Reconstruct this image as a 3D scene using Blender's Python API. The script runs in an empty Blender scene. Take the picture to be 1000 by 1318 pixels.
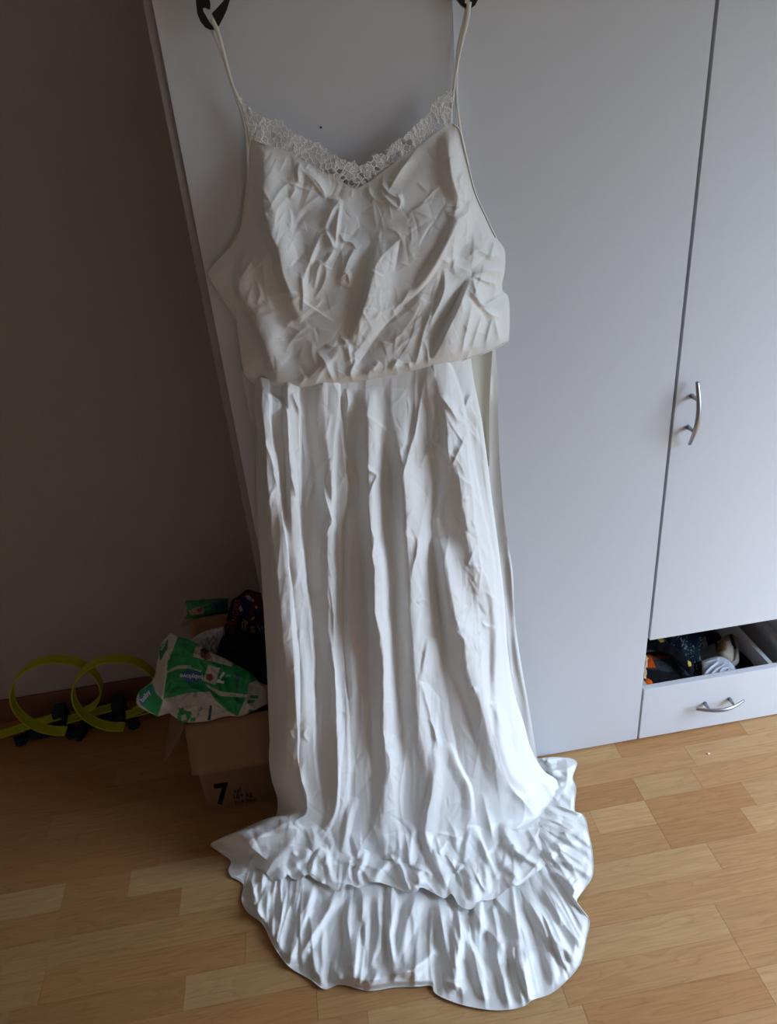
import bpy, bmesh, math, random
import numpy as np
from mathutils import Matrix, Vector

# ------------------------------------------------------------------ camera, sky, exposure
sc = bpy.context.scene
COL = sc.collection
H = 1.6
FPX, PCX, PCY = 950.0, 500.0, 659.0
CAMP = np.array([0.0, -1.4074, H])
ROT = np.array([[0.98540631, -0.14315135, 0.09209829],
                [-0.14878485, -0.46152487, 0.87456153],
                [-0.08268902, -0.87550128, -0.47608827]])
cam_d = bpy.data.cameras.new('camera')
cam_d.sensor_fit = 'HORIZONTAL'
cam_d.sensor_width = 36.0
cam_d.lens = FPX / 1000.0 * 36.0
cam_d.clip_start = 0.02
cam = bpy.data.objects.new('camera', cam_d)
COL.objects.link(cam)
m = Matrix.Identity(4)
for i in range(3):
    m[i][0] = ROT[i, 0]
    m[i][1] = -ROT[i, 1]
    m[i][2] = -ROT[i, 2]
    m[i][3] = CAMP[i]
cam.matrix_world = m
sc.camera = cam

WIN_X, WIN_Y0, WIN_Y1, WIN_Z0, WIN_Z1 = 2.3, -1.75, -0.40, 0.12, 2.0
SKY_STRENGTH = 18.6
EXPOSURE = 0.0
w = bpy.data.worlds.new('overcast_sky')
sc.world = w
w.use_nodes = True
nt = w.node_tree
nt.nodes.clear()
o_ = nt.nodes.new('ShaderNodeOutputWorld')
bg = nt.nodes.new('ShaderNodeBackground')
tc = nt.nodes.new('ShaderNodeTexCoord')
sep = nt.nodes.new('ShaderNodeSeparateXYZ')
rmp = nt.nodes.new('ShaderNodeValToRGB')
nt.links.new(tc.outputs['Generated'], sep.inputs[0])
mp = nt.nodes.new('ShaderNodeMapRange')
mp.inputs[1].default_value = -1.0
mp.inputs[2].default_value = 1.0
nt.links.new(sep.outputs[2], mp.inputs[0])
nt.links.new(mp.outputs[0], rmp.inputs[0])
e = rmp.color_ramp.elements
e[0].position = 0.47
e[0].color = (0.10, 0.115, 0.11, 1)
e[1].position = 0.53
e[1].color = (0.39, 0.48, 0.60, 1)
n_ = e.new(1.0)
n_.color = (0.84, 1.06, 1.36, 1)
nt.links.new(rmp.outputs[0], bg.inputs[0])
bg.inputs[1].default_value = SKY_STRENGTH
nt.links.new(bg.outputs[0], o_.inputs[0])
pl = bpy.data.lights.new('window_portal', 'AREA')
pl.shape = 'RECTANGLE'
pl.size = WIN_Y1 - WIN_Y0
pl.size_y = WIN_Z1 - WIN_Z0
pl.cycles.is_portal = True
plo = bpy.data.objects.new('window_portal', pl)
COL.objects.link(plo)
plo.location = (WIN_X + 0.02, (WIN_Y0 + WIN_Y1) / 2, (WIN_Z0 + WIN_Z1) / 2)
plo.rotation_euler = (0, math.radians(90), 0)
plo.rotation_euler = Vector((-1, 0, 0)).to_track_quat('-Z', 'Z').to_euler()

sc.view_settings.view_transform = 'Standard'
sc.view_settings.look = 'None'
sc.view_settings.gamma = 1.0
sc.view_settings.use_curve_mapping = False
sc.view_settings.exposure = EXPOSURE
sc.cycles.max_bounces = 10
sc.cycles.diffuse_bounces = 6
sc.cycles.use_denoising = True
sc.cycles.caustics_reflective = False
sc.cycles.caustics_refractive = False
sc.cycles.sample_clamp_indirect = 4.0

# ------------------------------------------------------------------ helpers
def rays(px):
    px = np.asarray(px, float)
    c = np.stack([px[..., 0] - PCX, px[..., 1] - PCY, np.full(px.shape[:-1], FPX)], -1)
    d = c @ ROT.T
    return d / np.linalg.norm(d, axis=-1, keepdims=True)

def t_y(px, y):
    return (y - CAMP[1]) / rays(px)[..., 1]

def t_z(px, z):
    return (z - CAMP[2]) / rays(px)[..., 2]

def at(px, t):
    return CAMP + rays(px) * np.asarray(t)[..., None]

def P(px, y):
    return at(np.asarray(px, float), t_y(px, y))

def F(px, z=0.0):
    return at(np.asarray(px, float), t_z(px, z))

def sstep(x, a, b):
    q = np.clip((x - a) / (b - a), 0, 1)
    return q * q * (3 - 2 * q)

def hash2(i, j, seed):
    v = np.sin(i * 127.1 + j * 311.7 + seed * 74.7) * 43758.5453
    return v - np.floor(v)

def vnoise(x, y, seed=0):
    xi, yi = np.floor(x), np.floor(y)
    fx, fy = x - xi, y - yi
    fx = fx * fx * (3 - 2 * fx)
    fy = fy * fy * (3 - 2 * fy)
    a, b = hash2(xi, yi, seed), hash2(xi + 1, yi, seed)
    c, d = hash2(xi, yi + 1, seed), hash2(xi + 1, yi + 1, seed)
    return (a * (1 - fx) + b * fx) * (1 - fy) + (c * (1 - fx) + d * fx) * fy - 0.5

def facets(x, y, seed, cell, curv=1.1, k=0.06):
    """crumpled sheet: upper envelope of random tilted, slightly domed patches (sharp valleys, soft domes)"""
    u, v = x / cell, y / cell
    iu, iv = np.floor(u), np.floor(v)
    acc = np.zeros(u.shape)
    for a in (-1, 0, 1):
        for b in (-1, 0, 1):
            ci, cj = iu + a, iv + b
            cx, cy = ci + hash2(ci, cj, seed), cj + hash2(ci, cj, seed + 9)
            gx, gy = hash2(ci, cj, seed + 3) * 2 - 1, hash2(ci, cj, seed + 5) * 2 - 1
            h = 0.5 * hash2(ci, cj, seed + 7) + 0.7 * (gx * (u - cx) + gy * (v - cy)) - curv * ((u - cx) ** 2 + (v - cy) ** 2)
            acc += np.exp(h / k)
    return k * np.log(acc)

def base_y(px):
    return np.interp(px[..., 0], [330, 585, 660], [-0.004, -0.019, -0.015])

def link(name, me, mat=None, parent=None, smooth=False):
    o = bpy.data.objects.new(name, me)
    COL.objects.link(o)
    if mat is not None and len(me.materials) == 0:
        me.materials.append(mat)
    if parent is not None:
        o.parent = parent
        o.matrix_parent_inverse = parent.matrix_basis.inverted()
    if smooth:
        me.polygons.foreach_set('use_smooth', [True] * len(me.polygons))
    return o

def tag(o, label, cat, group=None, kind=None):
    if label:
        o['label'] = label
    if cat:
        o['category'] = cat
    if group:
        o['group'] = group
    if kind:
        o['kind'] = kind
    return o

def empty(name, loc, label, cat, group=None):
    o = bpy.data.objects.new(name, None)
    COL.objects.link(o)
    o.location = [float(v) for v in loc]
    o.empty_display_size = 0.05
    return tag(o, label, cat, group)

def from_bm(name, bm, mat, parent=None, smooth=False):
    me = bpy.data.meshes.new(name)
    bmesh.ops.recalc_face_normals(bm, faces=bm.faces[:])
    bm.to_mesh(me)
    bm.free()
    return link(name, me, mat, parent, smooth)

def bm_box(bm, x0, x1, y0, y1, z0, z1, bev=0.0):
    r = bmesh.ops.create_cube(bm, size=1.0)
    for v in r['verts']:
        v.co = Vector(((x0 + x1) / 2 + v.co.x * (x1 - x0), (y0 + y1) / 2 + v.co.y * (y1 - y0), (z0 + z1) / 2 + v.co.z * (z1 - z0)))
    if bev > 0:
        es = list({e for v in r['verts'] for e in v.link_edges})
        bmesh.ops.bevel(bm, geom=es, offset=bev, segments=2, affect='EDGES', profile=0.6)

def box(name, x0, x1, y0, y1, z0, z1, mat, parent=None, bev=0.0):
    bm = bmesh.new()
    bm_box(bm, x0, x1, y0, y1, z0, z1, bev)
    return from_bm(name, bm, mat, parent)

def tube(name, pts, rad, mat, parent=None, seg=10, rads=None, flat=1.0, side=None):
    """tube along 3-D points; flat squashes it into a ribbon along the given side vector"""
    pts = np.asarray(pts, float)
    n = len(pts)
    tan = np.gradient(pts, axis=0)
    tan /= np.linalg.norm(tan, axis=1, keepdims=True) + 1e-12
    ref = np.array([0, -1, 0.001]) if side is None else np.asarray(side, float)
    vs, fs = [], []
    for i in range(n):
        a = np.cross(tan[i], ref if ref.ndim == 1 else ref[i])
        a /= np.linalg.norm(a) + 1e-12
        b = np.cross(a, tan[i])
        r = rad if rads is None else rads[i]
        for k in range(seg):
            th = 2 * math.pi * k / seg
            vs.append(pts[i] + a * math.cos(th) * r + b * math.sin(th) * r * flat)
    for i in range(n - 1):
        for k in range(seg):
            k2 = (k + 1) % seg
            fs.append((i * seg + k, i * seg + k2, (i + 1) * seg + k2, (i + 1) * seg + k))
    fs.append(tuple(range(seg))[::-1])
    fs.append(tuple((n - 1) * seg + k for k in range(seg)))
    me = bpy.data.meshes.new(name)
    me.from_pydata([tuple(v) for v in vs], [], fs)
    return link(name, me, mat, parent, True)

def catmull(pl, n, key=None):
    pl = np.asarray(pl, float)
    if len(pl) == 2:
        q = np.linspace(0, 1, n)[:, None]
        return pl[0] * (1 - q) + pl[1] * q
    d = np.linalg.norm(np.diff(pl, axis=0), axis=1)
    u = np.concatenate([[0], np.cumsum(d)]) if key is None else np.asarray(key, float)
    x = np.linspace(0, u[-1], n)
    # monotone-ish cubic hermite with finite-difference tangents
    m_ = np.zeros_like(pl)
    dd = np.diff(pl, axis=0) / np.diff(u)[:, None]
    m_[1:-1] = 0.5 * (dd[:-1] + dd[1:])
    m_[0], m_[-1] = dd[0], dd[-1]
    k = np.clip(np.searchsorted(u, x, side='right') - 1, 0, len(u) - 2)
    h = (u[k + 1] - u[k])[:, None]
    q = ((x - u[k])[:, None]) / h
    return ((2 * q**3 - 3 * q**2 + 1) * pl[k] + (q**3 - 2 * q**2 + q) * h * m_[k]
            + (-2 * q**3 + 3 * q**2) * pl[k + 1] + (q**3 - q**2) * h * m_[k + 1])

def coons(T, B, L, R, nu, nv):
    T, B = catmull(T, nu), catmull(B, nu)
    L, R = catmull(L, nv), catmull(R, nv)
    s = np.linspace(0, 1, nu)[None, :, None]
    t = np.linspace(0, 1, nv)[:, None, None]
    S = ((1 - t) * T[None] + t * B[None] + (1 - s) * L[:, None] + s * R[:, None]
         - ((1 - s) * (1 - t) * T[0] + s * (1 - t) * T[-1] + (1 - s) * t * B[0] + s * t * B[-1]))
    return S, np.broadcast_to(s[..., 0], (nv, nu)), np.broadcast_to(t[..., 0], (nv, nu))

def grid_faces(nv, nu, off=0):
    i = np.arange(nv - 1)[:, None] * nu + np.arange(nu - 1)[None] + off
    return np.stack([i, i + nu, i + nu + 1, i + 1], -1).reshape(-1, 4)

def mesh_np(name, verts, faces, mat, parent=None, smooth=True, color=None):
    verts = np.asarray(verts, np.float32).reshape(-1, 3)
    faces = np.asarray(faces, np.int32)
    me = bpy.data.meshes.new(name)
    me.vertices.add(len(verts))
    me.vertices.foreach_set('co', verts.ravel())
    nf, k = faces.shape
    me.loops.add(nf * k)
    me.polygons.add(nf)
    me.loops.foreach_set('vertex_index', faces.ravel())
    me.polygons.foreach_set('loop_start', np.arange(0, nf * k, k, dtype=np.int32))
    me.polygons.foreach_set('loop_total', np.full(nf, k, np.int32))
    me.update(calc_edges=True)
    me.validate()
    if color is not None:
        ca = me.color_attributes.new('Col', 'FLOAT_COLOR', 'POINT')
        ca.data.foreach_set('color', np.concatenate([color.reshape(-1, 3), np.ones((len(verts), 1))], 1).astype(np.float32).ravel())
    return link(name, me, mat, parent, smooth)

def crease(px, strokes):
    """sum of fold profiles. stroke = (polyline, left width, right width, height); widths may be (start, end) pairs"""
    sh = px.shape[:-1]
    X, Y = px[..., 0].ravel(), px[..., 1].ravel()
    out = np.zeros(X.shape)
    for st in strokes:
        pl, wl, wr, amp = st[:4]
        shelf = st[4] if len(st) > 4 else 0.0
        pl = np.asarray(pl, float)
        if len(pl) > 2:
            pl = catmull(pl, 3 * len(pl))
        wl2 = wl if isinstance(wl, tuple) else (wl, wl)
        wr2 = wr if isinstance(wr, tuple) else (wr, wr)
        W = max(max(wl2), max(wr2)) + (7 if shelf else 0)
        mk = np.where((X > pl[:, 0].min() - W) & (X < pl[:, 0].max() + W) & (Y > pl[:, 1].min() - W) & (Y < pl[:, 1].max() + W))[0]
        if len(mk) == 0:
            continue
        x, y = X[mk], Y[mk]
        best = np.full(x.shape, 1e9)
        sg = np.zeros(x.shape)
        par = np.zeros(x.shape)
        seg = np.linalg.norm(np.diff(pl, axis=0), axis=1)
        tot, acc = seg.sum(), 0.0
        for k in range(len(pl) - 1):
            a, d = pl[k], pl[k + 1] - pl[k]
            l2 = d @ d
            q = np.clip(((x - a[0]) * d[0] + (y - a[1]) * d[1]) / l2, 0, 1)
            dx, dy = x - a[0] - q * d[0], y - a[1] - q * d[1]
            ds = dx * dx + dy * dy
            b = ds < best
            best = np.where(b, ds, best)
            sg = np.where(b, -(d[0] * dy - d[1] * dx), sg)
            par = np.where(b, (acc + q * seg[k]) / tot, par)
            acc += seg[k]
        s = np.sqrt(best)
        wl_ = wl2[0] + (wl2[1] - wl2[0]) * par
        wr_ = wr2[0] + (wr2[1] - wr2[0]) * par
        ww = np.where(sg > 0, wr_, wl_)
        q = 1 - np.clip(s / ww, 0, 1)
        if shelf < 0:
            prof = 0.5 * q ** 1.7 + 0.5 * q * q * (3 - 2 * q)
        elif abs(amp) <= 0.0115:
            prof = q ** 1.9                      # pinched crease, hollow flanks
        else:
            prof = 0.8 * q * q * (3 - 2 * q) + 0.2 * q ** 1.5
        if shelf > 0:
            hi = 1 - (1 - shelf) * np.clip(s / wr_, 0, 1) ** 1.3
            hi = np.where(s > wr_, shelf * (1 - sstep(s, wr_, wr_ + 5)), hi)
            prof = np.where(sg > 0, hi, prof)
            fade = (0.6 + 0.4 * sstep(par, 0, 0.3)) * (1 - sstep(par, 0.72, 1.0))
        elif shelf < 0:                         # fold running out over a free hem
            fade = sstep(par, 0, 0.25) * (1 - 0.3 * sstep(par, 0.8, 1.0))
        else:
            fade = np.sin(np.pi * np.clip(par, 0.0, 1.0)) ** 0.7
        out[mk] += amp * prof * fade
    return out.reshape(sh)

def rand_strokes(seed, n, inside, lmin, lmax, ang, spread, amp, wmin, wmax):
    r = random.Random(seed)
    st = []
    x0, y0, x1, y1 = inside
    for _ in range(n):
        cx, cy = r.uniform(x0, x1), r.uniform(y0, y1)
        a = math.radians(ang + r.gauss(0, spread))
        l = r.uniform(lmin, lmax)
        b = r.uniform(-0.35, 0.35)
        pl = []
        for k in range(4):
            q = (k / 3 - 0.5) * l
            aa = a + b * (k / 3 - 0.5)
            pl.append((cx + q * math.cos(aa), cy + q * math.sin(aa)))
        if r.random() < 0.5:
            wl, wr = r.uniform(wmin, wmin * 1.8), r.uniform(wmin * 1.5, wmax)
        else:
            wr, wl = r.uniform(wmin, wmin * 1.8), r.uniform(wmin * 1.5, wmax)
        st.append((pl, wl, wr, amp * r.uniform(0.4, 1.0) * r.choice((1, 1, -0.8))))
    return st

def pillow(name, T, B, L, R, tfun, front, back, mat, parent=None, nu=60, nv=50, dfun=None, color=None, power=2.5):
    """closed soft body: a front sheet bulging toward the viewer side and a back sheet, sharing one rim"""
    px, s, t = coons(T, B, L, R, nu, nv)
    ed = (1 - np.abs(2 * s - 1) ** power) * (1 - np.abs(2 * t - 1) ** power)
    ed = np.sqrt(np.clip(ed, 0, 1))
    t0 = tfun(px)
    d = front * ed
    if dfun is not None:
        d = d + dfun(px, s, t) * np.clip(ed * 1.6, 0.12, 1)
    A = at(px, t0 - d)
    Bk = at(px, t0 + back * ed + 0.0015)
    v = np.concatenate([A.reshape(-1, 3), Bk.reshape(-1, 3)])
    n = nu * nv
    f1 = grid_faces(nv, nu)
    f2 = grid_faces(nv, nu, n)[:, ::-1]
    rim = [i for i in range(nu)] + [i * nu + nu - 1 for i in range(1, nv)] + [(nv - 1) * nu + i for i in range(nu - 2, -1, -1)] + [i * nu for i in range(nv - 2, 0, -1)]
    rim = np.array(rim)
    nx = np.roll(rim, -1)
    f3 = np.stack([rim, nx, nx + n, rim + n], -1)
    col = None
    if color is not None:
        c = color(px)
        col = np.concatenate([c.reshape(-1, 3), c.reshape(-1, 3)])
    o = mesh_np(name, v, np.concatenate([f1, f2, f3]), mat, parent, True, col)
    return o, px, t0 - d

def inpoly(px, poly):
    x, y = px[..., 0], px[..., 1]
    c = np.zeros(x.shape, bool)
    n = len(poly)
    for i in range(n):
        x1, y1 = poly[i]
        x2, y2 = poly[(i + 1) % n]
        cond = ((y1 > y) != (y2 > y)) & (x < (x2 - x1) * (y - y1) / ((y2 - y1) + 1e-9) + x1)
        c ^= cond
    return c

def text_mesh(body, bold=0.0):
    cu = bpy.data.curves.new('lettering', 'FONT')
    cu.body = body
    cu.size = 1.0
    cu.align_x = 'CENTER'
    cu.align_y = 'CENTER'
    cu.offset = bold
    cu.resolution_u = 3
    ob = bpy.data.objects.new('lettering', cu)
    COL.objects.link(ob)
    dg = bpy.context.evaluated_depsgraph_get()
    me = bpy.data.meshes.new_from_object(ob.evaluated_get(dg))
    bpy.data.objects.remove(ob)
    bpy.data.curves.remove(cu)
    me.materials.clear()
    return me

def put_text(name, body, centre, size, ang, mat, parent, tlook, bold=0.0, off=0.0022, squeeze=1.0):
    """lettering printed on a soft surface: laid in the print plane, then pressed onto the surface"""
    me = text_mesh(body, bold)
    bm = bmesh.new()
    bm.from_mesh(me)
    bmesh.ops.triangulate(bm, faces=bm.faces[:])
    for _ in range(1):
        bmesh.ops.subdivide_edges(bm, edges=[e_ for e_ in bm.edges if e_.calc_length() > 0.12], cuts=1)
    bm.to_mesh(me)
    bm.free()
    n = len(me.vertices)
    co = np.zeros(n * 3, np.float32)
    me.vertices.foreach_get('co', co)
    co = co.reshape(-1, 3)
    a = math.radians(ang)
    x = co[:, 0] * size * squeeze
    y = -co[:, 1] * size
    px = np.stack([centre[0] + x * math.cos(a) - y * math.sin(a), centre[1] + x * math.sin(a) + y * math.cos(a)], -1)
    W = at(px, tlook(px) - off)
    me.vertices.foreach_set('co', W.astype(np.float32).ravel())
    me.update()
    return link(name, me, mat, parent)

def lookup(px, t):
    A = px.reshape(-1, 2)
    T_ = t.ravel()
    def f(q):
        out = np.zeros(len(q))
        for i, p in enumerate(q):
            d = ((A - p) ** 2).sum(1)
            k = np.argpartition(d, 4)[:4]
            w_ = 1 / (d[k] + 0.05)
            out[i] = (T_[k] * w_).sum() / w_.sum()
        return out
    return f

# ------------------------------------------------------------------ materials
MATS = {}
def new_mat(name):
    mt = bpy.data.materials.new(name)
    mt.use_nodes = True
    mt.node_tree.nodes.clear()
    return mt, mt.node_tree.nodes, mt.node_tree.links

def principled(name, col, rough=0.5, spec=0.5, metal=0.0, bump=None, mottle=0.0, mscale=8.0, sheen=0.0, stretch=(1, 1, 1)):
    mt, N, L = new_mat(name)
    out = N.new('ShaderNodeOutputMaterial')
    b = N.new('ShaderNodeBsdfPrincipled')
    b.inputs['Base Color'].default_value = (*col, 1)
    b.inputs['Roughness'].default_value = rough
    b.inputs['Specular IOR Level'].default_value = spec
    b.inputs['Metallic'].default_value = metal
    b.inputs['Sheen Weight'].default_value = sheen
    L.new(b.outputs[0], out.inputs[0])
    if bump or mottle:
        g = N.new('ShaderNodeNewGeometry')
        mpn = N.new('ShaderNodeMapping')
        mpn.inputs['Scale'].default_value = stretch
        L.new(g.outputs['Position'], mpn.inputs[0])
    if mottle:
        n = N.new('ShaderNodeTexNoise')
        n.inputs['Scale'].default_value = mscale
        n.inputs['Detail'].default_value = 4
        L.new(mpn.outputs[0], n.inputs['Vector'])
        mx = N.new('ShaderNodeMix')
        mx.data_type = 'RGBA'
        mx.inputs[6].default_value = (*[max(0, c * (1 - mottle)) for c in col], 1)
        mx.inputs[7].default_value = (*[min(1, c * (1 + mottle)) for c in col], 1)
        L.new(n.outputs[0], mx.inputs[0])
        L.new(mx.outputs[2], b.inputs['Base Color'])
    if bump:
        n2 = N.new('ShaderNodeTexNoise')
        n2.inputs['Scale'].default_value = bump[0]
        n2.inputs['Detail'].default_value = 3
        L.new(mpn.outputs[0], n2.inputs['Vector'])
        bp = N.new('ShaderNodeBump')
        bp.inputs['Strength'].default_value = bump[1]
        bp.inputs['Distance'].default_value = bump[2] if len(bump) > 2 else 0.002
        L.new(n2.outputs[0], bp.inputs['Height'])
        L.new(bp.outputs[0], b.inputs['Normal'])
    MATS[name] = mt
    return mt

def cloth_mat(name, col, trans=0.22, weave=900.0, wstr=0.08, gloss=0.03):
    mt, N, L = new_mat(name)
    out = N.new('ShaderNodeOutputMaterial')
    d = N.new('ShaderNodeBsdfDiffuse')
    d.inputs[0].default_value = (*col, 1)
    tr = N.new('ShaderNodeBsdfTranslucent')
    tr.inputs[0].default_value = (*[c * 0.98 for c in col], 1)
    mx = N.new('ShaderNodeMixShader')
    mx.inputs[0].default_value = trans
    L.new(d.outputs[0], mx.inputs[1])
    L.new(tr.outputs[0], mx.inputs[2])
    gl = N.new('ShaderNodeBsdfGlossy')
    gl.inputs['Roughness'].default_value = 0.45
    mx2 = N.new('ShaderNodeMixShader')
    mx2.inputs[0].default_value = gloss
    L.new(mx.outputs[0], mx2.inputs[1])
    L.new(gl.outputs[0], mx2.inputs[2])
    L.new(mx2.outputs[0], out.inputs[0])
    g = N.new('ShaderNodeNewGeometry')
    n2 = N.new('ShaderNodeTexNoise')
    n2.inputs['Scale'].default_value = weave
    L.new(g.outputs['Position'], n2.inputs['Vector'])
    bp = N.new('ShaderNodeBump')
    bp.inputs['Strength'].default_value = wstr
    bp.inputs['Distance'].default_value = 0.001
    L.new(n2.outputs[0], bp.inputs['Height'])
    for s_ in (d, tr, gl):
        L.new(bp.outputs[0], s_.inputs['Normal'])
    return mt

def vcol_mat(name, rough=0.35, spec=0.5, bump=None):
    mt = principled(name, (1, 1, 1), rough, spec, bump=bump)
    N, L = mt.node_tree.nodes, mt.node_tree.links
    a = N.new('ShaderNodeVertexColor')
    a.layer_name = 'Col'
    b = [n for n in N if n.type == 'BSDF_PRINCIPLED'][0]
    L.new(a.outputs[0], b.inputs['Base Color'])
    return mt

def wood_mat(name):
    """printed beech: colour of each strip comes from the object colour, grain from stretched noise"""
    mt, N, L = new_mat(name)
    out = N.new('ShaderNodeOutputMaterial')
    b = N.new('ShaderNodeBsdfPrincipled')
    L.new(b.outputs[0], out.inputs[0])
    oi = N.new('ShaderNodeObjectInfo')
    g = N.new('ShaderNodeNewGeometry')
    off = N.new('ShaderNodeVectorMath')
    off.operation = 'MULTIPLY_ADD'
    cmb = N.new('ShaderNodeCombineXYZ')
    for k in range(3):
        L.new(oi.outputs['Random'], cmb.inputs[k])
    off.inputs[1].default_value = (37.0, 53.0, 11.0)
    L.new(cmb.outputs[0], off.inputs[0])
    L.new(g.outputs['Position'], off.inputs[2])
    mpa = N.new('ShaderNodeMapping')
    mpa.inputs['Scale'].default_value = (1.6, 11.0, 1.0)
    L.new(off.outputs[0], mpa.inputs[0])
    n1 = N.new('ShaderNodeTexNoise')
    n1.inputs['Scale'].default_value = 1.7
    n1.inputs['Detail'].default_value = 2.0
    L.new(mpa.outputs[0], n1.inputs['Vector'])
    # growth rings: contour bands of the stretched noise give cathedral figures
    mul = N.new('ShaderNodeMath')
    mul.operation = 'MULTIPLY'
    mul.inputs[1].default_value = 11.0
    L.new(n1.outputs[0], mul.inputs[0])
    fr = N.new('ShaderNodeMath')
    fr.operation = 'FRACT'
    L.new(mul.outputs[0], fr.inputs[0])
    rr = N.new('ShaderNodeValToRGB')
    rr.color_ramp.elements[0].position = 0.0
    rr.color_ramp.elements[0].color = (0.80, 0.74, 0.68, 1)
    rr.color_ramp.elements[1].position = 0.22
    rr.color_ramp.elements[1].color = (1.0, 1.0, 1.0, 1)
    q = rr.color_ramp.elements.new(1.0)
    q.color = (0.9, 0.87, 0.84, 1)
    L.new(fr.outputs[0], rr.inputs[0])
    mpb = N.new('ShaderNodeMapping')
    mpb.inputs['Scale'].default_value = (9.0, 210.0, 1.0)
    L.new(off.outputs[0], mpb.inputs[0])
    n2 = N.new('ShaderNodeTexNoise')
    n2.inputs['Scale'].default_value = 1.0
    n2.inputs['Detail'].default_value = 3.0
    L.new(mpb.outputs[0], n2.inputs['Vector'])
    r2 = N.new('ShaderNodeValToRGB')
    r2.color_ramp.elements[0].position = 0.3
    r2.color_ramp.elements[0].color = (0.86, 0.82, 0.78, 1)
    r2.color_ramp.elements[1].position = 0.6
    r2.color_ramp.elements[1].color = (1.04, 1.03, 1.02, 1)
    L.new(n2.outputs[0], r2.inputs[0])
    m1 = N.new('ShaderNodeMix')
    m1.data_type = 'RGBA'
    m1.blend_type = 'MULTIPLY'
    m1.inputs[0].default_value = 0.75
    L.new(oi.outputs['Color'], m1.inputs[6])
    L.new(rr.outputs[0], m1.inputs[7])
    m2 = N.new('ShaderNodeMix')
    m2.data_type = 'RGBA'
    m2.blend_type = 'MULTIPLY'
    m2.inputs[0].default_value = 0.9
    L.new(m1.outputs[2], m2.inputs[6])
    L.new(r2.outputs[0], m2.inputs[7])
    L.new(m2.outputs[2], b.inputs['Base Color'])
    b.inputs['Roughness'].default_value = 0.42
    b.inputs['Specular IOR Level'].default_value = 0.35
    return mt

M_WALL = principled('woodchip_wallpaper', (0.47, 0.41, 0.385), 0.9, 0.1, bump=(160, 0.35, 0.004), mottle=0.05, mscale=14)
M_CEIL = principled('ceiling_paint', (0.62, 0.60, 0.56), 0.9, 0.1)
M_BASE = principled('dark_baseboard', (0.20, 0.085, 0.05), 0.55, 0.3, mottle=0.2, mscale=4, stretch=(2, 2, 40))
M_WHITE = principled('white_melamine', (0.66, 0.67, 0.70), 0.42, 0.35, bump=(420, 0.10, 0.0008), mottle=0.015, mscale=60)
M_PANEL_SHADE = principled('white_panel_painted_shade', (0.33, 0.30, 0.285), 0.6, 0.2)  # whitish side panel coloured grey: its shade is put into the colour
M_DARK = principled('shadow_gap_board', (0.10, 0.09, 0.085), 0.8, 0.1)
M_CHIP = principled('raw_chipboard', (0.62, 0.47, 0.32), 0.95, 0.05, bump=(700, 0.8, 0.002), mottle=0.3, mscale=400)
M_STEEL = principled('satin_nickel', (0.36, 0.37, 0.39), 0.32, 0.5, metal=0.9)
M_BLACK = principled('black_plastic', (0.008, 0.008, 0.009), 0.28, 0.5)
M_WOOD = wood_mat('beech_laminate')
M_CARD = principled('cardboard', (0.29, 0.17, 0.098), 0.9, 0.1, mottle=0.06, mscale=30, bump=(300, 0.1, 0.001))
M_INK = principled('black_print', (0.012, 0.011, 0.011), 0.8, 0.1)
M_SILK = cloth_mat('white_crepe', (0.84, 0.835, 0.82), 0.05)
M_LINING = cloth_mat('ivory_lining', (0.70, 0.69, 0.58), 0.25)
M_LACE = cloth_mat('white_lace', (0.87, 0.87, 0.86), 0.12, gloss=0.02)
M_STRAP = cloth_mat('strap_satin', (0.80, 0.77, 0.69), 0.08, gloss=0.10)
M_LIME = principled('lime_plastic', (0.42, 0.47, 0.015), 0.4, 0.4)
M_NAVYP = principled('navy_plastic', (0.012, 0.020, 0.045), 0.4, 0.4)
M_FILM = vcol_mat('printed_film', 0.32, 0.5)
M_PRINTCLOTH = vcol_mat('printed_cloth', 0.85, 0.1)
M_WHITEINK = principled('white_print', (0.72, 0.72, 0.70), 0.5, 0.3)
M_BLUEINK = principled('blue_print', (0.06, 0.13, 0.38), 0.5, 0.3)
M_GREENINK = principled('green_print', (0.02, 0.22, 0.07), 0.5, 0.3)
M_REDINK = principled('red_print', (0.30, 0.03, 0.04), 0.7, 0.2)

# ------------------------------------------------------------------ room shell
WALL_Y, BASE_H = 0.53, 0.082
X0, X1, Y0R, Y1R, ZC = -2.3, WIN_X, -3.0, WALL_Y, 2.5
def struct(o):
    o['kind'] = 'structure'
    return o
struct(box('wall_back', X0 - 0.1, X1 + 0.1, Y1R, Y1R + 0.1, -0.02, ZC, M_WALL))
struct(box('wall_left', X0 - 0.1, X0, Y0R, Y1R, -0.02, ZC, M_WALL))
struct(box('wall_front', X0 - 0.1, X1 + 0.1, Y0R - 0.1, Y0R, -0.02, ZC, M_WALL))
struct(box('ceiling', X0 - 0.1, X1 + 0.1, Y0R - 0.1, Y1R + 0.1, ZC, ZC + 0.1, M_CEIL))
bm = bmesh.new()
bm_box(bm, X1, X1 + 0.1, Y0R, WIN_Y0, -0.02, ZC)
bm_box(bm, X1, X1 + 0.1, WIN_Y1, Y1R, -0.02, ZC)
bm_box(bm, X1, X1 + 0.1, WIN_Y0, WIN_Y1, -0.02, WIN_Z0)
bm_box(bm, X1, X1 + 0.1, WIN_Y0, WIN_Y1, WIN_Z1, ZC)
struct(from_bm('wall_right', bm, M_WALL))
bm = bmesh.new()
for a_ in (WIN_Y0, WIN_Y1 - 0.06):
    bm_box(bm, X1 + 0.02, X1 + 0.08, a_, a_ + 0.06, WIN_Z0, WIN_Z1)
for a_ in (WIN_Z0, WIN_Z1 - 0.06):
    bm_box(bm, X1 + 0.02, X1 + 0.08, WIN_Y0 + 0.06, WIN_Y1 - 0.06, a_, a_ + 0.06)
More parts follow.
